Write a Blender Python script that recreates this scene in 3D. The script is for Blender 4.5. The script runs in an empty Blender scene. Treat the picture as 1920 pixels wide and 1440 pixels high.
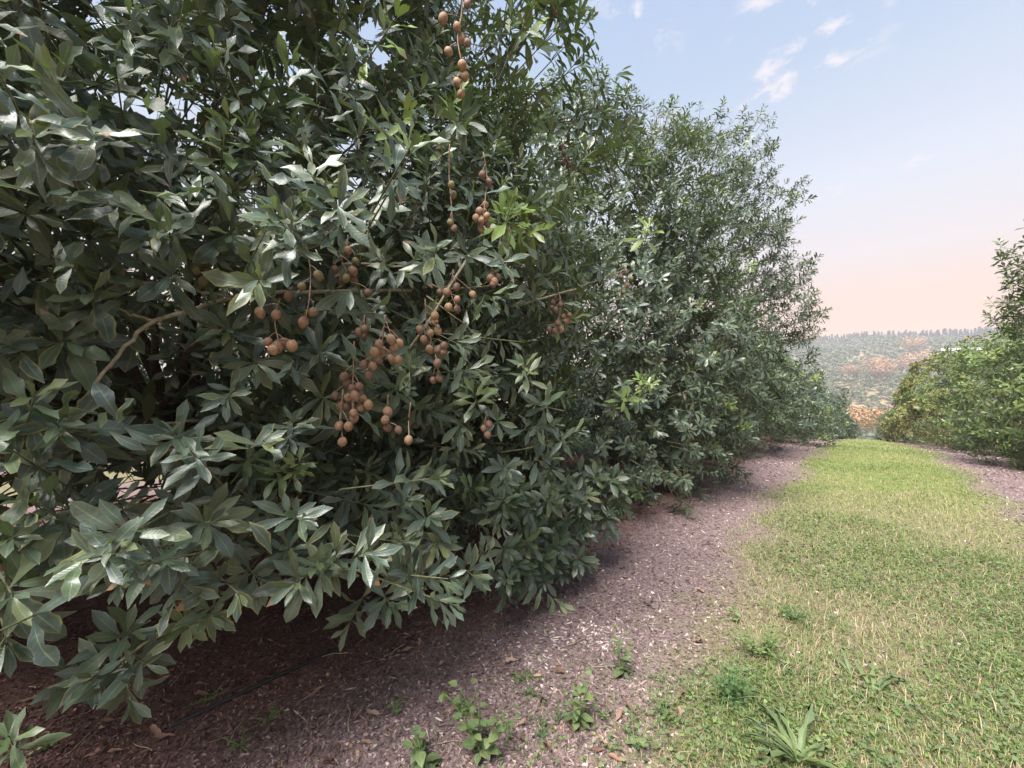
import bpy, math, random
import numpy as np
from mathutils import Matrix, Vector

rng = np.random.default_rng(11)
random.seed(11)
R = math.radians
scene = bpy.context.scene
COL = scene.collection

# ------------------------------------------------------------------ camera, sky, sun, exposure
YAW = R(41.0)          # the camera looks this far left of the lane (the lane runs along +Y)
FPX = 760.0            # focal length in pixels of the 1920 px wide photograph
CAMH = 1.6
cam_d = bpy.data.cameras.new('camera')
cam_d.sensor_fit = 'HORIZONTAL'; cam_d.sensor_width = 36.0
cam_d.lens = 36.0 * FPX / 1920.0
cam_d.clip_start = 0.05; cam_d.clip_end = 6000.0
cam = bpy.data.objects.new('camera', cam_d); COL.objects.link(cam)
cam.location = (0, 0, CAMH)
cam.rotation_euler = (R(90.0), 0, YAW)
scene.camera = cam

SUN_DIR = Vector((0.06, -0.50, 0.86)).normalized()      # towards the light
world = bpy.data.worlds.new('World'); scene.world = world
world.use_nodes = True
wt = world.node_tree; wn = wt.nodes; wl = wt.links
wn.clear()
w_out = wn.new('ShaderNodeOutputWorld')
w_bg = wn.new('ShaderNodeBackground'); w_bg.inputs['Strength'].default_value = 0.10
w_sky = wn.new('ShaderNodeTexSky'); w_sky.sky_type = 'NISHITA'; w_sky.sun_disc = False
w_sky.sun_elevation = math.asin(SUN_DIR.z)
w_sky.sun_rotation = math.atan2(SUN_DIR.x, SUN_DIR.y)
w_sky.air_density = 1.0; w_sky.dust_density = 2.0
w_tc = wn.new('ShaderNodeTexCoord')
w_sep = wn.new('ShaderNodeSeparateXYZ'); wl.new(w_tc.outputs['Generated'], w_sep.inputs[0])
w_ramp = wn.new('ShaderNodeValToRGB')
SKY_STOPS = [(0.0, (0.44, 0.22, 0.115)), (0.09, (0.44, 0.24, 0.135)), (0.16, (0.43, 0.295, 0.215)), (0.24, (0.40, 0.35, 0.335)),
             (0.36, (0.355, 0.37, 0.405)), (0.56, (0.25, 0.305, 0.39)), (1.0, (0.14, 0.22, 0.37))]
el = w_ramp.color_ramp.elements
while len(el) < len(SKY_STOPS): el.new(0.5)
for e, (p, c) in zip(el, SKY_STOPS): e.position = p; e.color = (*[v * 0.93 for v in c], 1)
wl.new(w_sep.outputs['Z'], w_ramp.inputs[0])
w_gain = wn.new('ShaderNodeVectorMath'); w_gain.operation = 'SCALE'; w_gain.inputs['Scale'].default_value = 10.0
wl.new(w_ramp.outputs[0], w_gain.inputs[0])
w_mix = wn.new('ShaderNodeMix'); w_mix.data_type = 'RGBA'; w_mix.inputs[0].default_value = 0.88
wl.new(w_sky.outputs[0], w_mix.inputs[6]); wl.new(w_gain.outputs[0], w_mix.inputs[7])
# thin broken clouds, the same all round the sky: flat layer, direction / height
w_add = wn.new('ShaderNodeMath'); w_add.operation = 'ADD'; w_add.inputs[1].default_value = 0.12
wl.new(w_sep.outputs['Z'], w_add.inputs[0])
w_comb = wn.new('ShaderNodeCombineXYZ')
for i, ax in enumerate('XY'):
    d = wn.new('ShaderNodeMath'); d.operation = 'DIVIDE'
    wl.new(w_sep.outputs[ax], d.inputs[0]); wl.new(w_add.outputs[0], d.inputs[1]); wl.new(d.outputs[0], w_comb.inputs[i])
w_comb.inputs[2].default_value = 3.7
w_off = wn.new('ShaderNodeVectorMath'); w_off.inputs[1].default_value = (0.036, 0.43, 0.0); wl.new(w_comb.outputs[0], w_off.inputs[0])
def wnoise(scale, detail, lo, hi):
    n = wn.new('ShaderNodeTexNoise'); n.inputs['Scale'].default_value = scale; n.inputs['Detail'].default_value = detail
    n.inputs['Roughness'].default_value = 0.6; n.inputs['Distortion'].default_value = 0.3
    wl.new(w_off.outputs[0], n.inputs['Vector'])
    m = wn.new('ShaderNodeMapRange'); m.interpolation_type = 'SMOOTHSTEP'
    m.inputs[1].default_value = lo; m.inputs[2].default_value = hi
    wl.new(n.outputs['Fac'], m.inputs[0]); return m
c1 = wnoise(10.0, 5, 0.50, 0.68); c2 = wnoise(2.4, 2, 0.50, 0.60)
w_mul = wn.new('ShaderNodeMath'); w_mul.operation = 'MULTIPLY'
wl.new(c1.outputs[0], w_mul.inputs[0]); wl.new(c2.outputs[0], w_mul.inputs[1])
w_hi = wn.new('ShaderNodeMapRange'); w_hi.inputs[1].default_value = 0.28; w_hi.inputs[2].default_value = 0.42; w_hi.inputs[4].default_value = 0.7
wl.new(w_sep.outputs['Z'], w_hi.inputs[0])
w_mul2 = wn.new('ShaderNodeMath'); w_mul2.operation = 'MULTIPLY'
wl.new(w_mul.outputs[0], w_mul2.inputs[0]); wl.new(w_hi.outputs[0], w_mul2.inputs[1])
w_cl = wn.new('ShaderNodeMix'); w_cl.data_type = 'RGBA'; w_cl.inputs[7].default_value = (4.3, 3.9, 3.9, 1)
wl.new(w_mul2.outputs[0], w_cl.inputs[0]); wl.new(w_mix.outputs[2], w_cl.inputs[6])
wl.new(w_cl.outputs[2], w_bg.inputs['Color']); wl.new(w_bg.outputs[0], w_out.inputs[0])

sun_d = bpy.data.lights.new('sun', 'SUN'); sun_d.energy = 5.0; sun_d.angle = R(34.0); sun_d.color = (1.0, 0.97, 0.93)
sun = bpy.data.objects.new('sun', sun_d); COL.objects.link(sun)
sun.rotation_euler = SUN_DIR.to_track_quat('Z', 'Y').to_euler(); sun.location = (4, -8, 14)

vs = scene.view_settings
vs.view_transform = 'Standard'; vs.look = 'None'; vs.gamma = 1.0; vs.use_curve_mapping = False
vs.exposure = 1.32
scene.cycles.max_bounces = 6; scene.cycles.diffuse_bounces = 3; scene.cycles.glossy_bounces = 2
scene.cycles.transmission_bounces = 3; scene.cycles.volume_bounces = 0; scene.cycles.transparent_max_bounces = 4

# ------------------------------------------------------------------ helpers
FWD = np.array([-math.sin(YAW), math.cos(YAW), 0.0]); RGT = np.array([math.cos(YAW), math.sin(YAW), 0.0])
CAM = np.array([0.0, 0.0, CAMH])
def at(px, py, w):
    """the point at depth w metres seen at a pixel of the photograph"""
    return CAM + FWD * w + RGT * ((px - 960) / FPX * w) + np.array([0, 0, (720 - py) / FPX * w])
def project(P):
    d = P - CAM
    w = d @ FWD; ws = np.where(w > 0.05, w, 0.05)
    return 960 + FPX * (d @ RGT) / ws, 720 - FPX * d[:, 2] / ws, w
def sstep(a, b, x):
    t = np.clip((x - a) / (b - a), 0, 1); return t * t * (3 - 2 * t)
def splus(x, k):
    return k * np.logaddexp(0, x / k)
def vnoise(x, y, seed=0):
    """cheap smooth 2-D noise, about -1..1"""
    r = np.random.default_rng(seed); v = 0
    for i in range(7):
        a = r.uniform(0, 2 * math.pi); f = r.uniform(0.6, 1.9)
        v = v + np.sin((x * math.cos(a) + y * math.sin(a)) * f + r.uniform(0, 6.28) + 1.3 * np.sin((y * math.cos(a) - x * math.sin(a)) * f * 0.7 + i))
    return v / 4.0
def H(x, y):
    """height of the land"""
    x = np.asarray(x, float); y = np.asarray(y, float)
    z = -0.1 * splus(y - 13.5, 2.0) - 0.09 * splus(y - 110, 10) + 0.40 * splus(y - 235, 30) - 0.215 * splus(y - 655, 12)
    far = sstep(170, 380, y)
    z = z + far * sstep(700, 560, y) * (5.5 * np.sin(x * 0.021 + 1.9) + 3.0 * np.sin(x * 0.05 + y * 0.021) + 2.0 * np.sin(x * 0.013 - y * 0.034))
    nearness = sstep(60, 20, np.hypot(x, y))
    z = z + nearness * (0.022 * vnoise(x * 1.1, y * 1.1, 3) + 0.010 * vnoise(x * 4, y * 4, 4))
    return z
def ground_at(px, py):
    """where the ray through a pixel meets the land"""
    w = 0.5 * 1.004 ** np.arange(2000)
    p = at(px, py, 1.0) - CAM; P = CAM + w[:, None] * p
    i = int(np.argmax(P[:, 2] <= H(P[:, 0], P[:, 1])))
    return P[i].copy()
def nrm(a):
    return a / np.maximum(np.linalg.norm(a, axis=-1, keepdims=True), 1e-9)

def raw_mesh(name, V, quads=None, tris=None, attr=None, smooth=True):
    me = bpy.data.meshes.new(name)
    V = np.asarray(V, np.float32)
    quads = np.zeros((0, 4), np.int32) if quads is None else np.asarray(quads, np.int32)
    tris = np.zeros((0, 3), np.int32) if tris is None else np.asarray(tris, np.int32)
    me.vertices.add(len(V)); me.vertices.foreach_set('co', V.ravel())
    nl = quads.size + tris.size
    me.loops.add(nl); me.loops.foreach_set('vertex_index', np.concatenate([quads.ravel(), tris.ravel()]))
    nq, nt = len(quads), len(tris)
    me.polygons.add(nq + nt)
    starts = np.concatenate([np.arange(nq) * 4, nq * 4 + np.arange(nt) * 3]).astype(np.int32)
    me.polygons.foreach_set('loop_start', starts)
    me.polygons.foreach_set('use_smooth', np.full(nq + nt, smooth, dtype=bool))
    if attr is not None:
        a = me.attributes.new('lf', 'FLOAT_COLOR', 'POINT')
        a.data.foreach_set('color', np.asarray(attr, np.float32).ravel())
    me.update(calc_edges=True)
    return me
def link(name, me, mat=None, parent=None, loc=None):
    o = bpy.data.objects.new(name, me); COL.objects.link(o)
    if mat is not None and me is not None and len(me.materials) == 0: me.materials.append(mat)
    if parent is not None: o.parent = parent
    if loc is not None: o.location = loc
    return o
def tag(o, label=None, cat=None, group=None, kind=None):
    if label: o['label'] = label
    if cat: o['category'] = cat
    if group: o['group'] = group
    if kind: o['kind'] = kind
    return o
def empty(name, loc):
    o = bpy.data.objects.new(name, None); COL.objects.link(o); o.location = loc
    o.empty_display_size = 0.1; return o
class MB:
    """collects quads / tris of several shapes into one mesh"""
    def __init__(s): s.V = []; s.Q = []; s.T = []; s.n = 0; s.A = []
    def add(s, V, Q=None, T=None, A=None):
        V = np.asarray(V, float)
        s.V.append(V)
        if Q is not None and len(Q): s.Q.append(np.asarray(Q) + s.n)
        if T is not None and len(T): s.T.append(np.asarray(T) + s.n)
        if A is not None: s.A.append(A)
        s.n += len(V)
    def mesh(s, name, origin=(0, 0, 0), smooth=True):
        V = np.concatenate(s.V) - np.asarray(origin)
        return raw_mesh(name, V, np.concatenate(s.Q) if s.Q else None, np.concatenate(s.T) if s.T else None,
                        np.concatenate(s.A) if s.A else None, smooth)
def tube(pts, rad, sides=6):
    pts = np.asarray(pts, float); n = len(pts)
    rad = np.broadcast_to(np.asarray(rad, float), (n,))
    t = nrm(np.gradient(pts, axis=0))
    ref = np.array([0, 0, 1.0]) if abs(t[0][2]) < 0.9 else np.array([1.0, 0, 0])
    u = nrm(np.cross(t, ref)); v = np.cross(t, u)
    a = np.arange(sides) * 2 * math.pi / sides
    V = pts[:, None] + rad[:, None, None] * (u[:, None] * np.cos(a)[None, :, None] + v[:, None] * np.sin(a)[None, :, None])
    V = V.reshape(-1, 3)
    i = np.arange(n - 1)[:, None] * sides; k = np.arange(sides)[None]; k2 = (k + 1) % sides
    Q = np.stack([i + k, i + k2, i + sides + k2, i + sides + k], -1).reshape(-1, 4)
    V = np.concatenate([V, pts[:1], pts[-1:]])
    T = [[n * sides, (j + 1) % sides, j] for j in range(sides)] + [[n * sides + 1, (n - 1) * sides + j, (n - 1) * sides + (j + 1) % sides] for j in range(sides)]
    return V, Q, T
def bez(p0, p1, p2, n=7):
    t = np.linspace(0, 1, n)[:, None]
    return (1 - t) ** 2 * np.asarray(p0) + 2 * t * (1 - t) * np.asarray(p1) + t * t * np.asarray(p2)
def spline(pts, per=5):
    pts = np.asarray(pts, float); out = []
    P = np.concatenate([[2 * pts[0] - pts[1]], pts, [2 * pts[-1] - pts[-2]]])
    for i in range(1, len(P) - 2):
        for t in np.linspace(0, 1, per, endpoint=False):
            a, b, c, d = P[i - 1], P[i], P[i + 1], P[i + 2]
            out.append(0.5 * ((2 * b) + (c - a) * t + (2 * a - 5 * b + 4 * c - d) * t * t + (3 * b - a - 3 * c + d) * t ** 3))
    out.append(pts[-1]); return np.array(out)

# ------------------------------------------------------------------ materials
class NT:
    def __init__(s, name):
        s.m = bpy.data.materials.new(name); s.m.use_nodes = True
        s.t = s.m.node_tree; s.n = s.t.nodes; s.n.clear()
        s.out = s.n.new('ShaderNodeOutputMaterial')
    def new(s, typ, **kw):
        n = s.n.new(typ)
        for k, v in kw.items(): setattr(n, k, v)
        return n
    def put(s, sock, v):
        if isinstance(v, bpy.types.NodeSocket): s.t.links.new(v, sock)
        elif isinstance(v, (tuple, list)) and len(v) == 3 and sock.type == 'RGBA': sock.default_value = (*v, 1)
        else: sock.default_value = v
    def math(s, op, a, b=None, clamp=False):
        n = s.new('ShaderNodeMath', operation=op, use_clamp=clamp); s.put(n.inputs[0], a)
        if b is not None: s.put(n.inputs[1], b)
        return n.outputs[0]
    def mix(s, f, a, b, blend='MIX'):
        n = s.new('ShaderNodeMix', data_type='RGBA', blend_type=blend)
        s.put(n.inputs[0], f); s.put(n.inputs[6], a); s.put(n.inputs[7], b); return n.outputs[2]
    def rng(s, v, a, b, c=0.0, d=1.0):
        n = s.new('ShaderNodeMapRange', interpolation_type='SMOOTHSTEP')
        for i, x in enumerate((v, a, b, c, d)): s.put(n.inputs[i], x)
        return n.outputs[0]
    def ramp(s, v, stops):
        n = s.new('ShaderNodeValToRGB'); e = n.color_ramp.elements
        while len(e) < len(stops): e.new(0.5)
        for x, (p, c) in zip(e, stops): x.position = p; x.color = (*c, 1)
        s.put(n.inputs[0], v); return n.outputs[0]
    def noise(s, scale, detail=3, vec=None, rough=0.55, col=False):
        n = s.new('ShaderNodeTexNoise'); n.inputs['Scale'].default_value = scale; n.inputs['Detail'].default_value = detail
        n.inputs['Roughness'].default_value = rough
        if vec is not None: s.put(n.inputs['Vector'], vec)
        return n.outputs['Color' if col else 'Fac']
    def pos(s): return s.new('ShaderNodeNewGeometry').outputs['Position']
    def bsdf(s, color, rough=0.6, spec=0.4, bump=None, bstr=0.3, bdist=0.01):
        b = s.new('ShaderNodeBsdfPrincipled')
        s.put(b.inputs['Base Color'], color); s.put(b.inputs['Roughness'], rough); s.put(b.inputs['Specular IOR Level'], spec)
        if bump is not None:
            bn = s.new('ShaderNodeBump'); bn.inputs['Strength'].default_value = bstr; bn.inputs['Distance'].default_value = bdist
            s.put(bn.inputs['Height'], bump); s.t.links.new(bn.outputs[0], b.inputs['Normal'])
        return b.outputs[0]
    def done(s, sh): s.t.links.new(sh, s.out.inputs[0]); return s.m

def leaf_material(name, mature, young, rough=0.39, spec=0.62, trans=0.18, margin=(0.30, 0.27, 0.06), tip=(0.28, 0.15, 0.09), tips=True):
    m = NT(name)
    at_ = m.new('ShaderNodeAttribute', attribute_name='lf')
    sp = m.new('ShaderNodeSeparateColor'); m.t.links.new(at_.outputs['Color'], sp.inputs[0])
    ac, al, rn, cl = sp.outputs[0], sp.outputs[1], sp.outputs[2], at_.outputs['Alpha']
    geo = m.new('ShaderNodeNewGeometry')
    nz = m.noise(38, 2, geo.outputs['Position'])
    col = m.mix(cl, m.ramp(rn, mature), m.ramp(rn, young))
    col = m.mix(m.math('MULTIPLY', m.rng(nz, 0.35, 0.7), 0.35), col, m.mix(0.5, col, (0.10, 0.12, 0.055)))
    ab = m.math('ABSOLUTE', ac)
    # yellow margins on some leaves, dry tips on a few, pale midrib, faint side veins
    f1 = m.math('FRACT', m.math('MULTIPLY', rn, 7.31)); f2 = m.math('FRACT', m.math('MULTIPLY', rn, 23.17))
    edge = m.math('MULTIPLY', m.rng(m.math('ADD', ab, m.math('MULTIPLY', nz, 0.9)), 1.05, 1.5), m.rng(f1, 0.62, 0.85))
    col = m.mix(m.math('MULTIPLY', edge, 0.75), col, margin)
    thin = m.math('MULTIPLY', m.rng(ab, 0.86, 0.97), 0.35)
    col = m.mix(thin, col, (0.22, 0.24, 0.10))
    if tips:
        tp = m.math('MULTIPLY', m.rng(m.math('ADD', al, m.math('MULTIPLY', nz, 0.25)), 0.92, 1.0), m.rng(f2, 0.94, 0.96))
        col = m.mix(tp, col, tip)
    vein = m.math('SINE', m.math('MULTIPLY', m.math('SUBTRACT', al, m.math('MULTIPLY', ab, 0.10)), 62.0))
    col = m.mix(m.math('MULTIPLY', m.rng(vein, 0.75, 1.0), 0.12), col, (0.18, 0.22, 0.10))
    rib = m.rng(ab, 0.11, 0.035)
    col = m.mix(m.math('MULTIPLY', rib, 0.6), col, (0.20, 0.24, 0.09))
    under = m.mix(0.5, col, (0.12, 0.15, 0.075))
    col = m.mix(geo.outputs['Backfacing'], col, under)
    rg = m.math('ADD', rough, m.math('MULTIPLY', geo.outputs['Backfacing'], 0.15))
    rg = m.math('ADD', rg, m.math('MULTIPLY', m.math('SUBTRACT', nz, 0.5), 0.25))
    col = m.mix(m.math('MULTIPLY', m.rng(m.noise(7, 2, geo.outputs['Position']), 0.35, 0.7), 0.30), col, m.mix(0.5, col, (0.10, 0.13, 0.12)))
    p = m.bsdf(col, rg, spec, m.math('ADD', m.math('MULTIPLY', vein, 0.3), m.math('MULTIPLY', rib, -1.0)), 0.14, 0.002)
    t = m.new('ShaderNodeBsdfTranslucent'); m.put(t.inputs[0], m.mix(0.6, col, (0.16, 0.24, 0.03)))
    mx = m.new('ShaderNodeMixShader'); mx.inputs[0].default_value = trans
    m.t.links.new(p, mx.inputs[1]); m.t.links.new(t.outputs[0], mx.inputs[2])
    return m.done(mx.outputs[0])
MATURE = [(0.0, (0.028, 0.049, 0.045)), (0.35, (0.046, 0.073, 0.064)), (0.7, (0.070, 0.098, 0.076)), (1.0, (0.125, 0.140, 0.060))]
YOUNG = [(0.0, (0.13, 0.22, 0.035)), (0.6, (0.19, 0.28, 0.05)), (1.0, (0.26, 0.28, 0.05))]
M_LEAF = leaf_material('macadamia_leaf', MATURE, YOUNG)
M_LEAF_LIT = leaf_material('lit_macadamia_leaf', [(0.0, (0.055, 0.085, 0.034)), (0.45, (0.085, 0.12, 0.042)), (0.8, (0.12, 0.155, 0.05)), (1.0, (0.15, 0.165, 0.05))], YOUNG)  # lit copy of the macadamia leaf: sunlight on the row painted into its green
M_SUNSET_ORANGE = leaf_material('sunset_orange_leaf', [(0, (0.34, 0.17, 0.09)), (0.5, (0.48, 0.25, 0.13)), (1, (0.55, 0.34, 0.17))], [(0, (0.3, 0.2, 0.07)), (1, (0.42, 0.28, 0.1))], 0.6, 0.3)  # sunset glow on the distant trees, painted as orange foliage
M_SUNSET_GOLD = leaf_material('sunset_gold_leaf', [(0, (0.13, 0.13, 0.04)), (0.5, (0.22, 0.19, 0.05)), (1, (0.30, 0.22, 0.06))], YOUNG, 0.5, 0.3)  # low sun on the far crowns, put into the leaf colour as gold
M_HILL = leaf_material('hill_leaf', [(0, (0.06, 0.085, 0.042)), (0.45, (0.10, 0.125, 0.055)), (0.75, (0.19, 0.165, 0.075)), (1, (0.34, 0.21, 0.11))], YOUNG, 0.6, 0.3, tips=False)
M_PINE = leaf_material('pine_needles', [(0, (0.022, 0.042, 0.03)), (1, (0.05, 0.07, 0.04))], YOUNG, 0.6, 0.3, tips=False)
M_WEED = leaf_material('weed_leaf', [(0, (0.075, 0.12, 0.045)), (0.5, (0.11, 0.16, 0.06)), (1, (0.17, 0.215, 0.075))], YOUNG, 0.5, 0.35, 0.2, tips=False)
M_DARKWEED = leaf_material('dark_weed_leaf', [(0, (0.035, 0.09, 0.035)), (1, (0.07, 0.15, 0.05))], YOUNG, 0.5, 0.35, 0.2, tips=False)
def grass_material():
    m = NT('grass_blades')
    at_ = m.new('ShaderNodeAttribute', attribute_name='lf')
    sp = m.new('ShaderNodeSeparateColor'); m.t.links.new(at_.outputs['Color'], sp.inputs[0])
    col = m.ramp(sp.outputs[2], [(0.0, (0.06, 0.12, 0.03)), (0.30, (0.11, 0.175, 0.042)), (0.55, (0.185, 0.25, 0.058)), (0.72, (0.28, 0.30, 0.085)), (0.80, (0.34, 0.27, 0.15)), (1.0, (0.46, 0.37, 0.24))])
    col = m.mix(m.math('MULTIPLY', m.rng(sp.outputs[1], 0.6, 0.0), 0.35), col, (0.20, 0.17, 0.09))
    p = m.bsdf(col, 0.55, 0.3)
    t = m.new('ShaderNodeBsdfTranslucent'); m.put(t.inputs[0], col)
    mx = m.new('ShaderNodeMixShader'); mx.inputs[0].default_value = 0.25
    m.t.links.new(p, mx.inputs[1]); m.t.links.new(t.outputs[0], mx.inputs[2])
    return m.done(mx.outputs[0])
M_GRASS = grass_material()
def chip_material():
    m = NT('mulch_chips')
    at_ = m.new('ShaderNodeAttribute', attribute_name='lf')
    sp = m.new('ShaderNodeSeparateColor'); m.t.links.new(at_.outputs['Color'], sp.inputs[0])
    col = m.ramp(sp.outputs[2], [(0.0, (0.055, 0.036, 0.034)), (0.35, (0.15, 0.10, 0.092)), (0.65, (0.28, 0.20, 0.187)), (0.88, (0.43, 0.335, 0.305)), (1.0, (0.60, 0.51, 0.46))])
    col = m.mix(m.math('MULTIPLY', m.noise(120, 2, m.pos()), 0.4), col, m.mix(0.6, col, (0.06, 0.035, 0.03)))
    sx = m.new('ShaderNodeSeparateXYZ'); m.put(sx.inputs[0], m.pos())
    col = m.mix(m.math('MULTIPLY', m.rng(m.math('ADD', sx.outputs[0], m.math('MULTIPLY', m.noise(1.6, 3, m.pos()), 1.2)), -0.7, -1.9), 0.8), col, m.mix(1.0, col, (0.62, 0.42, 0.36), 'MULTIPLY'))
    return m.done(m.bsdf(col, 0.75, 0.25))
M_CHIP = chip_material()
def bark_material(name, a, b, scale=30):
    m = NT(name); p = m.pos(); n = m.noise(scale, 4, p); n2 = m.noise(scale * 5, 2, p)
    return m.done(m.bsdf(m.mix(m.rng(n, 0.35, 0.65), a, b), 0.8, 0.25, m.math('ADD', n, m.math('MULTIPLY', n2, 0.5)), 0.6, 0.006))
M_BARK = bark_material('bark', (0.065, 0.052, 0.044), (0.13, 0.105, 0.085))
M_TWIG = bark_material('pale_twig', (0.22, 0.19, 0.12), (0.36, 0.31, 0.22), 45)
M_GTWIG = bark_material('green_twig', (0.09, 0.10, 0.05), (0.16, 0.15, 0.08), 45)
M_STEM = bark_material('nut_stem', (0.28, 0.17, 0.12), (0.38, 0.26, 0.19), 60)
M_WSTEM = bark_material('weed_stem', (0.10, 0.17, 0.05), (0.17, 0.22, 0.08), 60)
def nut_material(name, a, b, c):
    m = NT(name); p = m.pos(); oi = m.new('ShaderNodeObjectInfo').outputs['Random']
    n = m.noise(55, 4, p); n2 = m.noise(420, 2, p)
    col = m.mix(m.rng(n, 0.38, 0.66), a, b); col = m.mix(m.rng(n2, 0.56, 0.68), col, c)
    col = m.mix(m.math('MULTIPLY', oi, 0.7), col, m.mix(0.55, col, (0.11, 0.075, 0.045)))
    return m.done(m.bsdf(col, 0.62, 0.3, n2, 0.35, 0.002))
M_NUT = nut_material('nut_husk_tan', (0.36, 0.22, 0.13), (0.24, 0.14, 0.085), (0.46, 0.32, 0.21))
M_NUTD = nut_material('nut_husk_brown', (0.22, 0.13, 0.095), (0.15, 0.09, 0.065), (0.30, 0.2, 0.145))
M_NUTG = nut_material('nut_husk_green', (0.22, 0.20, 0.09), (0.16, 0.14, 0.07), (0.36, 0.28, 0.15))
def dry_leaf_material():
    m = NT('dry_leaf'); oi = m.new('ShaderNodeObjectInfo').outputs['Random']; p = m.pos()
    col = m.ramp(oi, [(0, (0.11, 0.06, 0.042)), (0.4, (0.20, 0.11, 0.075)), (0.75, (0.29, 0.175, 0.12)), (1, (0.38, 0.28, 0.2))])
    n = m.noise(60, 3, p); col = m.mix(m.math('MULTIPLY', n, 0.5), col, m.mix(0.6, col, (0.07, 0.04, 0.03)))
    return m.done(m.bsdf(col, 0.65, 0.3, n, 0.4, 0.003))
M_DRY = dry_leaf_material()
def ground_material():
    m = NT('orchard_ground'); p = m.pos()
    sx = m.new('ShaderNodeSeparateXYZ'); m.put(sx.inputs[0], p); X, Y = sx.outputs[0], sx.outputs[1]
    n1 = m.noise(0.9, 3, p); n2 = m.noise(5, 4, p); n3 = m.noise(45, 4, p, 0.7); n4 = m.noise(170, 3, p, 0.7)
    wob = m.math('ADD', X, m.math('ADD', m.math('MULTIPLY', m.math('SUBTRACT', n1, 0.5), 1.1), m.math('MULTIPLY', m.math('SUBTRACT', n2, 0.5), 0.7)))
    # orchard rows every 10.5 m: distance from the middle of the lane
    lane = m.math('ABSOLUTE', m.math('SUBTRACT', m.math('WRAP', m.math('ADD', wob, 4.7), 10.2), 5.1)) if False else None
    wr = m.new('ShaderNodeMath', operation='WRAP'); m.put(wr.inputs[0], m.math('SUBTRACT', wob, 0.24)); wr.inputs[1].default_value = 5.1; wr.inputs[2].default_value = -5.1
    lane = m.math('ABSOLUTE', wr.outputs[0])
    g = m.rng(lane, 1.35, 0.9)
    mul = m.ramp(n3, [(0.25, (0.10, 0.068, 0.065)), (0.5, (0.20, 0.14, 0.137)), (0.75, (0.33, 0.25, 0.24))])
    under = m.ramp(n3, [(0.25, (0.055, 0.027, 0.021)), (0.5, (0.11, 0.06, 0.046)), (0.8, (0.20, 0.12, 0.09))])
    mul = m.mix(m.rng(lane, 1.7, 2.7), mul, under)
    mul = m.mix(m.rng(n4, 0.58, 0.72), mul, (0.40, 0.31, 0.27))
    grs = m.ramp(n3, [(0.25, (0.09, 0.085, 0.045)), (0.5, (0.19, 0.165, 0.095)), (0.8, (0.33, 0.27, 0.18))])
    far_g = m.ramp(m.noise(9, 5, p), [(0.3, (0.11, 0.15, 0.042)), (0.7, (0.22, 0.23, 0.075))])
    grs = m.mix(m.rng(Y, 4.5, 10), grs, far_g)
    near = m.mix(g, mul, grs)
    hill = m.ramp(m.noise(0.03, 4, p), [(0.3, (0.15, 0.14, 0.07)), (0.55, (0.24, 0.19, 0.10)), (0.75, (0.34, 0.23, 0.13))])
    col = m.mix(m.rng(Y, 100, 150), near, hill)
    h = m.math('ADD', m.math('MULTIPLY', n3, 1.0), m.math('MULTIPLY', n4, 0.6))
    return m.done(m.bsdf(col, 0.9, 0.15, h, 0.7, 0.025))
M_GROUND = ground_material()
def plain(name, col, rough=0.7, var=0.3, scale=4, spec=0.3):
    m = NT(name); n = m.noise(scale, 3, m.pos())
    return m.done(m.bsdf(m.mix(m.math('MULTIPLY', n, var), col, tuple(c * 0.55 for c in col)), rough, spec, n, 0.2, 0.01))
M_PIPE = plain('black_poly_pipe', (0.022, 0.020, 0.020), 0.55, 0.5, 20)
M_STRAW = plain('dry_straw', (0.36, 0.27, 0.19), 0.8, 0.6, 30)
M_WHITE = plain('white_painted_sheet', (0.78, 0.78, 0.76), 0.5, 0.2, 1)
M_GREYW = plain('grey_wall', (0.45, 0.44, 0.42), 0.7, 0.2, 1)
M_DARK = plain('dark_opening', (0.06, 0.06, 0.065), 0.5, 0.2, 1)

# ------------------------------------------------------------------ the land
def axis(lo, hi, fine, step):
    a = list(np.arange(-fine, fine + 1e-6, step)); d = step
    x = fine
    while x < hi: d = min(d * 1.16, 45); x += d; a.append(x)
    x = -fine; d = step
    while x > lo: d = min(d * 1.16, 60); x -= d; a.insert(0, x)
    return np.array(a)
gx = axis(-1500, 1500, 6, 0.2); gy = axis(-1200, 1500, 9, 0.2)
GX, GY = np.meshgrid(gx, gy)
GV = np.stack([GX.ravel(), GY.ravel(), H(GX, GY).ravel()], 1)
ii = np.arange(len(gy) - 1)[:, None] * len(gx) + np.arange(len(gx) - 1)[None]
GQ = np.stack([ii, ii + 1, ii + 1 + len(gx), ii + len(gx)], -1).reshape(-1, 4)
tag(link('ground', raw_mesh('ground', GV, GQ), M_GROUND), 'reddish mulched orchard floor with a mown lane running down to a valley', kind='structure')

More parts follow.
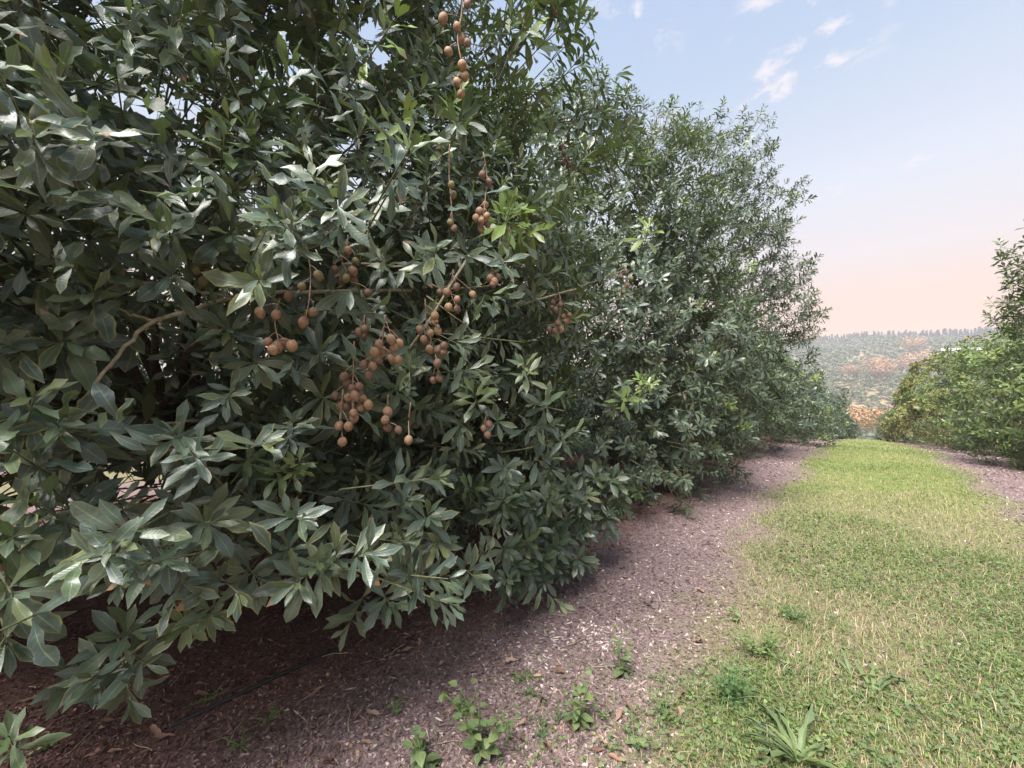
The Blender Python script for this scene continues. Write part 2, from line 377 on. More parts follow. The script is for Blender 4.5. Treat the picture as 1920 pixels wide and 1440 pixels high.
# ------------------------------------------------------------------ leaf shapes
def leaf_template(segs, seed, width=0.285, droop=0.12, fold=0.24, wave=0.07, teeth=0.08, petiole=0.07, oval=False):
    r = np.random.default_rng(seed)
    t = np.linspace(0, 1, segs + 1)
    if oval: prof = np.sin(np.pi * np.clip(t, 0, 1) ** 0.75) ** 0.8
    else:
        prof = np.interp(t, [0, 0.08, 0.25, 0.45, 0.62, 0.78, 0.9, 0.97, 1.0], [0.06, 0.12, 0.52, 0.86, 1.0, 0.93, 0.66, 0.3, 0.03])
    hw = width * 0.5 * prof
    cx = 0.03 * np.sin(t * math.pi * r.uniform(0.6, 1.4)) * r.choice([-1, 1])
    z = -droop * t ** 2 * r.uniform(0.5, 1.4) + 0.02 * np.sin(t * 7 + r.uniform(0, 6))
    ph = r.uniform(0, 6.28); wf = r.uniform(9, 14)
    tw = r.normal(0, 0.25) * t
    V, A = [], []
    for i in range(segs + 1):
        for s in (-1, 0, 1):
            e = hw[i] * (1 + (teeth * r.normal(0, 1.2) if s and 0 < i < segs else 0))
            x = cx[i] + s * e
            zz = z[i] + (abs(s) * fold * e + s * tw[i] * e + (wave * prof[i] * math.sin(wf * t[i] + ph + s * 1.1) if s else 0))
            V.append((x, t[i], zz)); A.append((s, t[i]))
    Q = []
    for i in range(segs):
        for k in (0, 1):
            a = i * 3 + k; Q.append((a, a + 1, a + 4, a + 3))
    V = np.array(V); V[:, 1] -= 0.0
    return V, np.array(Q), np.array(A)
def tpl_set(segs, n, seed, **k): return [leaf_template(segs, seed + i, **k) for i in range(n)]
T_HI = tpl_set(9, 10, 100); T_MD = tpl_set(6, 8, 200); T_LO = tpl_set(4, 8, 300, teeth=0.03, wave=0.055); T_FAR = tpl_set(2, 5, 400, teeth=0.0, wave=0.02)
def lite_leaf(seed, width=0.31):
    """eight-triangle leaf: base, two rows of three, tip"""
    r = np.random.default_rng(seed); a, b = 0.38, 0.76; d = r.uniform(0.03, 0.18); w1, w2 = width * 0.40, width * 0.47; wv = r.normal(0, 0.03, 4); fo = 0.22
    V = [(0, 0, 0), (-w1, a, -d * a * a + fo * w1 + wv[0]), (0, a, -d * a * a), (w1, a, -d * a * a + fo * w1 + wv[1]),
         (-w2, b, -d * b * b + fo * w2 + wv[2]), (0.01, b, -d * b * b), (w2, b, -d * b * b + fo * w2 + wv[3]), (0.02, 1, -d)]
    A = [(0, 0), (-1, a), (0, a), (1, a), (-1, b), (0, b), (1, b), (0, 1)]
    return np.array(V), np.array([(0, 3, 2, 1), (1, 2, 5, 4), (2, 3, 6, 5), (4, 5, 6, 7)]), np.array(A)
T_LITE = [lite_leaf(1500 + i) for i in range(8)]
T_DIA = [(np.array([(0, 0, 0), (w_, 0.6, 0.03), (0, 1.0, -0.15), (-w_, 0.55, 0.05)]), np.array([(0, 1, 2, 3)]), np.array([(0.3, 0), (0.6, 0.5), (0.3, 0.8), (0.6, 0.5)])) for w_ in (0.15, 0.18, 0.21)]
def place_leaves(tpls, pos, rot, size, rnd, cls, which=None):
    """many leaves as arrays: rot (N,3,3) columns = across, along, normal"""
    N = len(pos); which = rng.integers(0, len(tpls), N) if which is None else which
    Vs, Qs, As, off = [], [], [], 0
    for k, (V, Q, A) in enumerate(tpls):
        idx = np.where(which == k)[0]
        if not len(idx): continue
        VV = np.einsum('nij,vj->nvi', rot[idx], V) * size[idx, None, None] + pos[idx, None]
        n, v = len(idx), len(V)
        AA = np.empty((n, v, 4)); AA[:, :, 0:2] = A[None]; AA[:, :, 2] = rnd[idx, None]; AA[:, :, 3] = cls[idx, None]
        QQ = Q[None] + (np.arange(n) * v)[:, None, None] + off
        Vs.append(VV.reshape(-1, 3)); As.append(AA.reshape(-1, 4)); Qs.append(QQ.reshape(-1, 4)); off += n * v
    return np.concatenate(Vs), np.concatenate(Qs), np.concatenate(As)
def shoots_to_leaves(P, D, L, size, cls, nw=6, per=3, droop=0.13, drop=0.12, open0=84, open1=26):
    """whorls of leaves round each shoot; returns pos, rot, size, rnd, cls"""
    n = len(P); D = nrm(D)
    ref = np.where(np.abs(D[:, 2:3]) < 0.9, np.array([[0, 0, 1.0]]), np.array([[1.0, 0, 0]]))
    U = nrm(np.cross(D, ref)); W = np.cross(D, U)
    j = np.arange(nw)[None, :, None]; k = np.arange(per)[None, None, :]
    t = (j / max(nw - 1, 1)) * np.ones((n, 1, per))
    phi = rng.uniform(0, 6.28, (n, 1, 1)) + j * math.pi / per + k * 2 * math.pi / per + rng.normal(0, 0.22, (n, nw, per))
    al = np.radians(open0 + (open1 - open0) * t ** 1.6 + rng.normal(0, 11, (n, nw, per)))
    rad = U[:, None, None] * np.cos(phi)[..., None] + W[:, None, None] * np.sin(phi)[..., None]
    Dn = D[:, None, None]
    d = Dn * np.cos(al)[..., None] + rad * np.sin(al)[..., None]
    d[..., 2] -= droop * rng.uniform(0.3, 1.5, al.shape); d = nrm(d)
    nv = Dn + np.array([0, 0, 0.45]) + rng.normal(0, 0.22, d.shape)
    nv = nrm(nv - (nv * d).sum(-1, keepdims=True) * d)
    ac = np.cross(d, nv)
    pos = P[:, None, None] + Dn * (L[:, None, None] * (0.35 + 0.65 * t))[..., None] + 0.004 * rad
    sz = size[:, None, None] * (1.0 - 0.42 * t ** 3) * rng.uniform(0.72, 1.18, t.shape)
    rot = np.stack([ac, d, nv], -1)
    keep = rng.random(t.shape) > drop
    c = np.clip(cls[:, None, None] + rng.normal(0, 0.05, t.shape) + 0.10 * t, 0, 1)
    base = rng.random((n, 1, 1)); rn = np.clip(0.55 * base + 0.45 * rng.random(t.shape), 0, 0.999)
    return pos[keep], rot[keep], sz[keep], rn[keep], c[keep]
def cat(*ls): return [np.concatenate(a) for a in zip(*ls)]

# individual leaves share a small set of meshes: shape x colour
_bank = {}
def leaf_mesh(shape, rn, cl, mat, tp=None, key='hi'):
    q = (key, shape, int(rn * 12), int(round(cl * 4)), mat.name)
    if q not in _bank:
        V, Q, A = (tp or T_HI)[shape]
        AA = np.empty((len(V), 4)); AA[:, :2] = A; AA[:, 2] = (q[2] + 0.5) / 12 + 0.013 * (shape - 4); AA[:, 3] = q[3] / 4
        me = raw_mesh('leaf', V, Q, attr=AA); me.materials.append(mat); _bank[q] = me
    return _bank[q]
def leaf_object(parent, origin, pos, rot, size, rn, cl, mat=None, name='leaf'):
    me = leaf_mesh(int(rng.integers(0, len(T_HI))), rn, cl, mat or M_LEAF)
    o = bpy.data.objects.new(name, me); COL.objects.link(o); o.parent = parent
    M = np.eye(4); M[:3, :3] = rot * size; M[:3, 3] = pos - origin
    o.matrix_local = Matrix(M.tolist()); return o

# ------------------------------------------------------------------ macadamia trees
FULL = 2.3
def profile(q):
    q = np.asarray(q, float)
    up = np.sqrt(np.clip(1 - np.clip((q - 0.30) / 0.70, 0, 1) ** FULL, 0, 1))
    return np.where(q < 0.30, 0.88 + 0.12 * np.sin(q / 0.30 * math.pi / 2), up)
def canopy(c, rx, ry, ztop, zskirt, lumps, per_lump, lr=(0.45, 0.85), seed=0, size=0.16, inner=300, back=0.35, young=0.05, L=(0.16, 0.34), topthin=0.0, shell=0):
    """shoot roots and directions over a lumpy crown; c = trunk base"""
    global rng
    keep_rng = rng; rng = np.random.default_rng(seed)
    hz = ztop - zskirt
    q = rng.random(lumps * 3) ** 0.92; f = profile(q)
    ok = rng.random(lumps * 3) < f; q, f = q[ok][:lumps], f[ok][:lumps]
    n = len(q); az = rng.uniform(0, 2 * math.pi, n)
    toward = math.atan2(-c[1], -c[0]); dz = np.angle(np.exp(1j * (az - toward)))
    az = toward + np.where((np.abs(dz) > 2.0) & (rng.random(n) < 0.6), dz * 0.5, dz)
    lrr = rng.uniform(*lr, n) * (1 - 0.25 * q)
    bump = 1 + 0.10 * rng.normal(0, 1, n).clip(-1.5, 1.5)
    outw = np.stack([np.cos(az), np.sin(az), np.zeros(n)], 1)
    cen = np.stack([c[0] + rx * f * bump * np.cos(az), c[1] + ry * f * bump * np.sin(az), c[2] + zskirt + hz * q], 1) - outw * (lrr * 0.75)[:, None]
    nor = nrm(np.stack([np.cos(az) / rx, np.sin(az) / ry, (np.clip(q - 0.25, -0.2, 1)) * 1.25 / hz * 2.2 * np.maximum(q, 0.3)], 1))
    toc = nrm(CAM - cen); facing = (nor * toc).sum(1)
    cnt = np.where(facing > -0.35, per_lump, per_lump * back) * (lrr / np.mean(lr)) ** 2
    cnt = cnt * (1 - topthin * sstep(0.45, 0.9, q))
    cnt = np.maximum(1, cnt.astype(int))
    li = np.repeat(np.arange(n), cnt); m = len(li)
    d = nrm(rng.normal(0, 1, (m, 3)) * 0.75 + nor[li] * 0.95)
    P = cen[li] + d * (lrr[li] * rng.uniform(0.55, 1.05, m))[:, None]
    D = nrm(d * 0.8 + nor[li] * 0.5 + np.array([0, 0, 0.38]) * sstep(0.0, 0.35, q[li])[:, None] - np.array([0, 0, 0.5]) * sstep(0.14, 0.0, q[li])[:, None] + rng.normal(0, 0.22, (m, 3)))
    Ls = rng.uniform(*L, m); sz = size * rng.uniform(0.8, 1.2, m)
    farther = np.linalg.norm(P - CAM, axis=1) > 1.9
    yn = farther * (rng.random(m) < young * (0.5 + 1.5 * q[li])) * rng.uniform(0.35, 1.0, m)
    # inside the crown
    qi = rng.random(inner) ** 1.5 * 0.85; fi = profile(qi); ai = rng.uniform(0, 6.28, inner); ri = np.sqrt(rng.uniform(0.06, 0.75, inner))
    Pi = np.stack([c[0] + rx * fi * ri * np.cos(ai), c[1] + ry * fi * ri * np.sin(ai), c[2] + zskirt + 0.25 + hz * qi], 1)
    Di = nrm(rng.normal(0, 1, (inner, 3)) + np.array([0, 0, 0.3]))
    ns = shell
    if ns:
        qs = rng.random(ns) ** 1.25 * 0.92; fs = profile(qs); a_s = toward + rng.normal(0, 1.15, ns); rs = 1 - rng.uniform(0.12, 0.30, ns)
        Psh = np.stack([c[0] + rx * fs * rs * np.cos(a_s), c[1] + ry * fs * rs * np.sin(a_s), c[2] + zskirt + 0.1 + hz * qs], 1)
        Dsh = nrm(np.stack([np.cos(a_s), np.sin(a_s), 0.35 + 0.5 * qs], 1) * 0.8 + rng.normal(0, 0.5, (ns, 3)))
        P = np.concatenate([P, Psh]); D = np.concatenate([D, Dsh]); Ls = np.concatenate([Ls, rng.uniform(0.18, 0.34, ns)])
        sz = np.concatenate([sz, size * rng.uniform(1.0, 1.35, ns)]); yn = np.concatenate([yn, np.zeros(ns)])
    P = np.concatenate([P, Pi]); D = np.concatenate([D, Di]); Ls = np.concatenate([Ls, rng.uniform(0.2, 0.45, inner)])
    sz = np.concatenate([sz, size * rng.uniform(1.3, 1.8, inner)]); yn = np.concatenate([yn, np.zeros(inner)])
    rng = keep_rng
    return P, D, Ls, sz, yn, cen, lrr
def twig_mesh(P, D, L, r0=0.0035, back=0.14):
    """a three-sided twig for every shoot"""
    n = len(P); D = nrm(D)
    ref = np.where(np.abs(D[:, 2:3]) < 0.9, np.array([[0, 0, 1.0]]), np.array([[1.0, 0, 0]]))
    U = nrm(np.cross(D, ref)); W = np.cross(D, U)
    a0 = P - D * back; a1 = P + D * (L * 0.98)[:, None]
    V = np.empty((n, 6, 3))
    for k in range(3):
        off = U * math.cos(k * 2.094) + W * math.sin(k * 2.094)
        V[:, k] = a0 + off * r0 * 1.3; V[:, k + 3] = a1 + off * r0 * 0.6
    Q = np.array([[0, 1, 4, 3], [1, 2, 5, 4], [2, 0, 3, 5]])[None] + (np.arange(n) * 6)[:, None, None]
    return V.reshape(-1, 3), Q.reshape(-1, 4)
def visible_rank(pos, size, top=300, cell=14, slack=0.10, minpx=9):
    """the leaves that show largest in the photograph"""
    px, py, w = project(pos)
    ok = (w > 0.3) & (px > -30) & (px < 1950) & (py > -30) & (py < 1470)
    gxi = np.clip((px / cell).astype(int) + 4, 0, 160); gyi = np.clip((py / cell).astype(int) + 4, 0, 120)
    buf = np.full((170, 130), 1e9)
    np.minimum.at(buf, (gxi[ok], gyi[ok]), w[ok])
    vis = ok & (w < buf[gxi, gyi] + slack)
    score = np.where(vis, size / np.maximum(w, 0.3), 0) * FPX
    o = np.argsort(-score)[:top]
    return o[score[o] > minpx]
def tree_limbs(root, c, cen, lrr, trunk_h, trunk_r, nb, seed, mat=None):
    """tapered trunk and limbs to the lumps of the crown, each limb a part"""
    r = np.random.default_rng(seed)
    c = np.asarray(c, float)
    top = c + np.array([r.normal(0, 0.12), r.normal(0, 0.12), trunk_h])
    pts = bez(c - np.array([0, 0, 0.12]), c + np.array([0.06, -0.05, trunk_h * 0.5]), top, 7)
    link('trunk', raw_mesh('trunk', *[x for x in (lambda v: (v[0] - c, v[1], v[2]))(tube(pts, np.linspace(trunk_r * 1.25, trunk_r * 0.75, 7), 9))]), mat or M_BARK, root)
    order = r.permutation(len(cen))[:nb]
    for i in order:
        e = cen[i]; h = r.uniform(0.35, 1.0); s = c + (top - c) * h + r.normal(0, 0.03, 3)
        mid = s * 0.45 + e * 0.55 + np.array([0, 0, r.uniform(-0.1, 0.5)]) + r.normal(0, 0.18, 3)
        p = bez(s, mid, e + r.normal(0, 0.1, 3), 9); p[1:-1] += r.normal(0, 0.03, (7, 3))
        v, q, t = tube(p, np.linspace(trunk_r * r.uniform(0.18, 0.34), 0.007, 9), 6)
        link('branch', raw_mesh('branch', v - c, q, t), mat or M_BARK, root)
def carve(P, holes):
    ok = np.linalg.norm(P - CAM, axis=1) > 1.22
    for (px, py, w, rad) in holes: ok &= np.linalg.norm(P - at(px, py, w), axis=1) > rad
    return ok

def clear_view(M, clear):
    """foliage pruned back where the nuts hang out of it"""
    px, py, w = project(M); ok = np.ones(len(M), bool)
    for (a, b, d, r) in clear: ok &= ~((np.hypot(px - a, py - b) < r) & (w < d + 0.03))
    return ok

def make_tree(c, rx, ry, ztop, zskirt, lumps, per_lump, tpls, label, group=None, seed=0, size=0.16, nw=6, per=3, inner=300, young=0.05,
              single=0, limbs=14, holes=(), mat=None, extra=None, L=(0.16, 0.34), lr=(0.45, 0.85), twigs=True, name='macadamia_tree', cat_='tree', topthin=0.0, trunk_r=0.13, back=0.35, clear=None, shell=0):
    c = np.array([c[0], c[1], float(H(c[0], c[1]))])
    P, D, Ls, sz, yn, cen, lrr = canopy(c, rx, ry, ztop, zskirt, lumps, per_lump, lr, seed, size, inner, back, young, L, topthin, shell)
    ok = carve(P, holes)
    if holes: ok &= skirt_ok(P + D * Ls[:, None])
    P, D, Ls, sz, yn = P[ok], D[ok], Ls[ok], sz[ok], yn[ok]
    root = tag(empty(name, c), label, cat_, group)
    lv = shoots_to_leaves(P, D, Ls, sz, yn, nw, per)
    if holes: k = carve(lv[0], [(a, b, w, r * 0.8) for a, b, w, r in holes]); lv = [a[k] for a in lv]
    if clear is not None:
        k = clear_view(lv[0] + lv[1][:, :, 1] * (lv[2] * 0.55)[:, None], clear); lv = [a[k] for a in lv]
        k = clear_view(P, clear) & clear_view(P + D * Ls[:, None], clear); P, D, Ls = P[k], D[k], Ls[k]
    twP, twD, twL = P, D, Ls
    if extra is not None:
        lv = cat(lv, extra['leaves']); twP = np.concatenate([P, extra['P']]); twD = np.concatenate([D, extra['D']]); twL = np.concatenate([Ls, extra['L']])
    pos, rot, s, rn, cl = lv
    if single:
        top = visible_rank(pos, s, single)
        for i in top: leaf_object(root, c, pos[i], rot[i], s[i], rn[i], cl[i], mat)
        k = np.ones(len(pos), bool); k[top] = False
        pos, rot, s, rn, cl = pos[k], rot[k], s[k], rn[k], cl[k]
    dist = np.linalg.norm(pos - CAM, axis=1); nearer = dist < 2.5
    if tpls is T_MD and nearer.any():
        a = place_leaves(T_LO, pos[nearer], rot[nearer], s[nearer], rn[nearer], cl[nearer]); b = place_leaves(T_LITE, pos[~nearer], rot[~nearer], s[~nearer], rn[~nearer], cl[~nearer])
        V = np.concatenate([a[0], b[0]]); Q = np.concatenate([a[1], b[1] + len(a[0])]); A = np.concatenate([a[2], b[2]])
    else: V, Q, A = place_leaves(tpls, pos, rot, s, rn, cl)
    tag(link('foliage', raw_mesh('foliage', V - c, Q, attr=A), mat or M_LEAF, root), kind='stuff')
    if twigs:
        tv, tq = twig_mesh(twP, twD, twL)
        tag(link('twigs', raw_mesh('twigs', tv - c, tq), M_GTWIG, root), kind='stuff')
    tree_limbs(root, c, cen, lrr, min(1.3, ztop * 0.25), trunk_r, limbs, seed + 5)
    return root, c

# ---- hand-placed shoots of the nearest tree: pixel, depth, droop of the shoot, leaf size, young 0..1
HERO = [
 (175, 560, 1.25, 0.5, 0.19, 0.10), (200, 520, 1.30, 0.9, 0.18, 0.12), (120, 640, 1.22, 0.1, 0.19, 0.10), (215, 600, 1.35, 0.2, 0.17, 0.06), (90, 580, 1.25, 0.3, 0.17, 0.1),
 (60, 760, 1.05, 0.6, 0.17, 0.06), (110, 800, 1.10, 0.1, 0.16, 0.04), (30, 850, 1.02, 0.3, 0.17, 0.05), (70, 950, 1.05, 0.3, 0.17, 0.06), (110, 930, 1.15, 0.4, 0.16, 0.02),
 (20, 1010, 1.02, 0.1, 0.16, 0.05), (20, 1110, 1.0, -0.2, 0.18, 0.02), (10, 1190, 1.05, -0.7, 0.16, 0.0), (20, 1390, 1.1, 0.5, 0.13, 0.2),
 (240, 1190, 1.40, 0.3, 0.16, 0.0), (180, 1265, 1.35, -0.2, 0.16, 0.0), (240, 1290, 1.35, -0.8, 0.16, 0.0), (140, 1275, 1.40, -0.3, 0.14, 0.02), (265, 1240, 1.38, -0.2, 0.16, 0.0), (350, 1170, 1.45, -0.3, 0.13, 0.2), (395, 1150, 1.48, -0.2, 0.13, 0.15),
 (600, 1060, 1.50, 0.3, 0.17, 0.06), (560, 1090, 1.48, -0.2, 0.17, 0.06), (630, 1040, 1.55, 0.4, 0.16, 0.05), (540, 1030, 1.6, 0.3, 0.15, 0.0), (480, 1080, 1.55, -0.4, 0.16, 0.02),
 (730, 1130, 1.75, -0.3, 0.17, 0.0), (660, 1160, 1.75, -0.6, 0.16, 0.0), (800, 970, 1.80, 0.2, 0.16, 0.03), (820, 1020, 1.85, -0.2, 0.16, 0.05), (760, 940, 1.8, 0.4, 0.15, 0.0),
 (430, 620, 1.50, 0.2, 0.16, 0.0), (480, 680, 1.50, 0.0, 0.16, 0.08), (600, 660, 1.65, 0.2, 0.16, 0.0), (610, 750, 1.65, -0.1, 0.16, 0.0),
 (520, 880, 1.60, 0.6, 0.12, 0.35), (560, 870, 1.60, 0.7, 0.11, 0.4), (470, 860, 1.62, 0.5, 0.11, 0.3),
 (770, 690, 1.75, 0.5, 0.13, 0.25), (750, 730, 1.75, 0.1, 0.13, 0.12), (890, 740, 1.88, 0.6, 0.15, 0.25), (930, 790, 1.9, 0.0, 0.15, 0.06), (870, 800, 1.9, -0.2, 0.15, 0.04),
 (985, 690, 2.05, 0.6, 0.14, 0.06), (1010, 760, 2.1, 0.1, 0.14, 0.03), (950, 880, 2.05, 0.0, 0.15, 0.0),
 (955, 395, 2.0, 0.9, 0.20, 0.95), (945, 410, 2.10, 0.7, 0.20, 0.85), (985, 430, 2.15, 0.1, 0.18, 0.8), (960, 20, 2.2, 0.9, 0.20, 0.75), (985, 60, 2.25, 0.3, 0.18, 0.75),
 (1215, 430, 3.0, 0.8, 0.20, 0.9), (1180, 745, 3.0, 0.3, 0.17, 0.95), (1090, 375, 2.6, 0.7, 0.17, 0.55), (1040, 200, 2.5, 0.6, 0.17, 0.4), (1030, 250, 2.5, 0.5, 0.17, 0.45), (800, 330, 2.0, 0.7, 0.15, 0.15), (1060, 310, 2.6, 0.8, 0.13, 0.6), (1020, 310, 2.5, 0.9, 0.15, 0.5),
 (220, 150, 1.30, 0.9, 0.20, 0.30), (180, 170, 1.30, 0.7, 0.19, 0.22), (400, 150, 1.45, 0.9, 0.18, 0.08), (480, 170, 1.50, 0.9, 0.18, 0.12), (420, 270, 1.42, 0.7, 0.17, 0.35), (470, 260, 1.45, 0.7, 0.17, 0.1),
 (310, 290, 1.35, 0.4, 0.19, 0.0), (250, 320, 1.32, 0.1, 0.19, 0.0), (340, 30, 1.35, 0.9, 0.19, 0.1), (430, 440, 1.45, -0.1, 0.19, 0.0), (390, 470, 1.45, -0.6, 0.17, 0.0), (50, 400, 1.15, -0.1, 0.16, 0.0),
 (870, 480, 1.95, 0.0, 0.19, 0.0), (720, 490, 1.8, 0.5, 0.16, 0.0), (690, 330, 1.85, 0.7, 0.15, 0.0), (670, 270, 1.85, 0.8, 0.15, 0.05), (530, 230, 1.6, 0.8, 0.16, 0.0), (860, 230, 2.05, 0.0, 0.19, 0.0), (640, 120, 1.8, 0.5, 0.17, 0.0), (1000, 560, 2.3, 0.3, 0.15, 0.0), (1120, 500, 2.8, 0.3, 0.16, 0.0),
]
_rs = np.random.default_rng(404)
SKIRT = [(px, _rs.uniform(880, 1010 + (1170 - px) * 0.55), 2.35 + (px - 940) / 230 * 1.0 + _rs.uniform(-0.05, 0.25), _rs.uniform(-0.4, 0.5), _rs.uniform(0.13, 0.165), 0.04) for px in _rs.uniform(940, 1165, 70)]
def hero_shoots():
    P, D, L, S, C = [], [], [], [], []
    for (px, py, w, up, sz, yn) in HERO + SKIRT:
        p = at(px, py, w); tc = nrm(CAM - p)
        side = RGT * rng.normal(0, 0.3)
        d = nrm(tc * 0.75 + np.array([0, 0, up]) + side)
        l = rng.uniform(0.14, 0.24)
        P.append(p - d * l * 0.8); D.append(d); L.append(l); S.append(sz * rng.uniform(0.76, 0.9)); C.append(yn)
    P, D, L, S, C = map(np.array, (P, D, L, S, C))
    return dict(P=P, D=D, L=L, leaves=shoots_to_leaves(P, D, L, S, C, 5, 3, droop=0.14, drop=0.06, open0=82, open1=32))
hero = hero_shoots()


# ---- nut strings: (stem as pixels, depth, nuts as (px, py, husk))   T tan, D dark brown, G greenish
NUTS = [
 ('long hanging string of tan nuts at the top of the view', [(868, -40), (866, 20), (858, 70), (864, 110), (868, 140), (865, 165)], 1.72, [(876, 8, 'D'), (831, 35, 'T'), (857, 50, 'T'), (864, 74, 'T'), (877, 80, 'D'), (841, 97, 'T'), (867, 122, 'T'), (872, 143, 'T'), (857, 154, 'T'), (864, 176, 'T')]),
 ('tight bunch of tan nuts below its string', [(906, 285), (913, 330), (909, 380), (905, 420)], 1.95, [(917, 342, 'D'), (904, 328, 'D'), (910, 384, 'T'), (899, 396, 'T'), (913, 405, 'T'), (893, 409, 'T'), (903, 414, 'T'), (914, 420, 'D'), (902, 430, 'T')]),
 ('thin string of three greenish nuts', [(843, 270), (842, 330), (846, 380), (848, 415)], 1.85, [(846, 346, 'G'), (850, 365, 'G'), (844, 417, 'G'), (851, 428, 'D')]),
 (None, [(652, 440), (653, 470)], 1.8, [(652, 470, 'T'), (667, 490, 'G')]),
 (None, [(575, 455), (582, 510), (580, 560), (572, 600)], 1.5, [(588, 585, 'T'), (569, 604, 'T'), (597, 517, 'G'), (566, 537, 'G')]),
 (None, [(640, 480), (645, 510), (660, 530)], 1.75, [(640, 527, 'D'), (662, 508, 'T'), (650, 522, 'G'), (664, 525, 'D'), (628, 505, 'D'), (690, 549, 'D')]),
 ('bunch of tan nuts at the middle of the tree', [(722, 590), (718, 630), (712, 660), (700, 690)], 1.62, [(733, 636, 'T'), (749, 643, 'T'), (739, 651, 'T'), (711, 645, 'T'), (702, 660, 'T'), (717, 658, 'T'), (734, 672, 'T'), (747, 675, 'T'), (699, 686, 'T'), (711, 676, 'D'), (682, 684, 'D')]),
 ('large crowded bunch of brown nuts', [(664, 640), (662, 700), (660, 750), (664, 780)], 1.65, [(650, 718, 'D'), (673, 725, 'D'), (665, 742, 'T'), (653, 745, 'T'), (680, 748, 'T'), (638, 760, 'T'), (651, 763, 'D'), (663, 774, 'T'), (676, 765, 'T'), (691, 759, 'T'), (664, 783, 'T'), (629, 741, 'D'), (645, 706, 'D'), (692, 705, 'D'), (674, 738, 'D'), (660, 728, 'D')]),
 (None, [(643, 730), (639, 780), (642, 820)], 1.6, [(636, 798, 'T'), (653, 799, 'T'), (642, 828, 'T')]),
 (None, [(728, 740), (725, 770), (727, 800)], 1.65, [(727, 772, 'T'), (722, 787, 'T'), (727, 802, 'D'), (747, 806, 'D')]),
 ('lone pale nut on a long double stem', [(770, 755), (766, 790), (768, 822)], 1.62, [(766, 825, 'T')]),
 ('loose bunch of red brown nuts on long stems', [(797, 560), (800, 610), (815, 660), (822, 705)], 1.8, [(787, 618, 'T'), (807, 625, 'T'), (821, 620, 'T'), (795, 637, 'T'), (806, 655, 'T'), (821, 657, 'D'), (833, 648, 'D'), (832, 661, 'D'), (820, 681, 'D'), (824, 709, 'D'), (812, 713, 'D'), (815, 604, 'T'), (815, 592, 'T')]),
 (None, [(850, 505), (845, 545), (855, 575)], 1.95, [(838, 548, 'T'), (857, 561, 'T'), (841, 576, 'T'), (856, 538, 'D'), (886, 552, 'T'), (825, 548, 'D'), (857, 580, 'D')]),
 (None, [(922, 500), (926, 520)], 2.0, [(919, 521, 'T'), (927, 528, 'T'), (933, 520, 'D'), (924, 534, 'D')]),
 ('dark brown bunch of nuts towards the next tree', [(1045, 530), (1050, 570), (1048, 615)], 2.35, [(1037, 567, 'D'), (1051, 571, 'D'), (1042, 581, 'D'), (1056, 593, 'T'), (1068, 591, 'D'), (1061, 603, 'D'), (1030, 618, 'D'), (1041, 621, 'D'), (1052, 618, 'T'), (1046, 606, 'D'), (1066, 602, 'D'), (1035, 577, 'D')]),
 (None, [(1172, 500), (1176, 530)], 2.8, [(1176, 535, 'T'), (1183, 522, 'G'), (1169, 548, 'G'), (1165, 520, 'D')]),
 (None, [(525, 560), (515, 600), (525, 650)], 1.5, [(518, 590, 'T'), (503, 641, 'T'), (520, 651, 'T'), (548, 648, 'T'), (532, 641, 'D'), (512, 656, 'T'), (488, 586, 'T'), (541, 556, 'D')]),
 (None, [(912, 770), (910, 812)], 1.9, [(907, 803, 'D'), (914, 815, 'D'), (917, 795, 'D')]),
 (None, [(380, 480), (381, 525)], 1.5, [(377, 508, 'G'), (391, 514, 'G'), (381, 528, 'G'), (369, 505, 'G')]),
 (None, [(684, 590), (680, 620)], 1.7, [(673, 623, 'D'), (684, 617, 'D'), (681, 630, 'D')]),
 (None, [(1062, 250), (1056, 280), (1062, 310)], 2.7, [(1052, 276, 'D'), (1058, 288, 'D'), (1062, 300, 'D'), (1056, 306, 'D'), (1066, 310, 'D')]),
 (None, [(1036, -10), (1040, 25)], 2.3, [(1041, 25, 'D')]),
]
CLEAR = [(x, y, w, 26 * 1.7 / w) for _, st, w, ns in NUTS for (x, y, k) in ns] + [(x, y, w, 12) for _, st, w, ns in NUTS for (x, y) in st]
hk = clear_view(hero['leaves'][0] + hero['leaves'][1][:, :, 1] * (hero['leaves'][2] * 0.55)[:, None], CLEAR)
hero['leaves'] = [a[hk] for a in hero['leaves']]
hk = clear_view(hero['P'] + hero['D'] * hero['L'][:, None], CLEAR)
hero['P'], hero['D'], hero['L'] = hero['P'][hk], hero['D'][hk], hero['L'][hk]
CLEAR += [(px, py, w - 0.04, 0.55 * sz * FPX / w) for (px, py, w, up, sz, yn) in HERO + SKIRT]
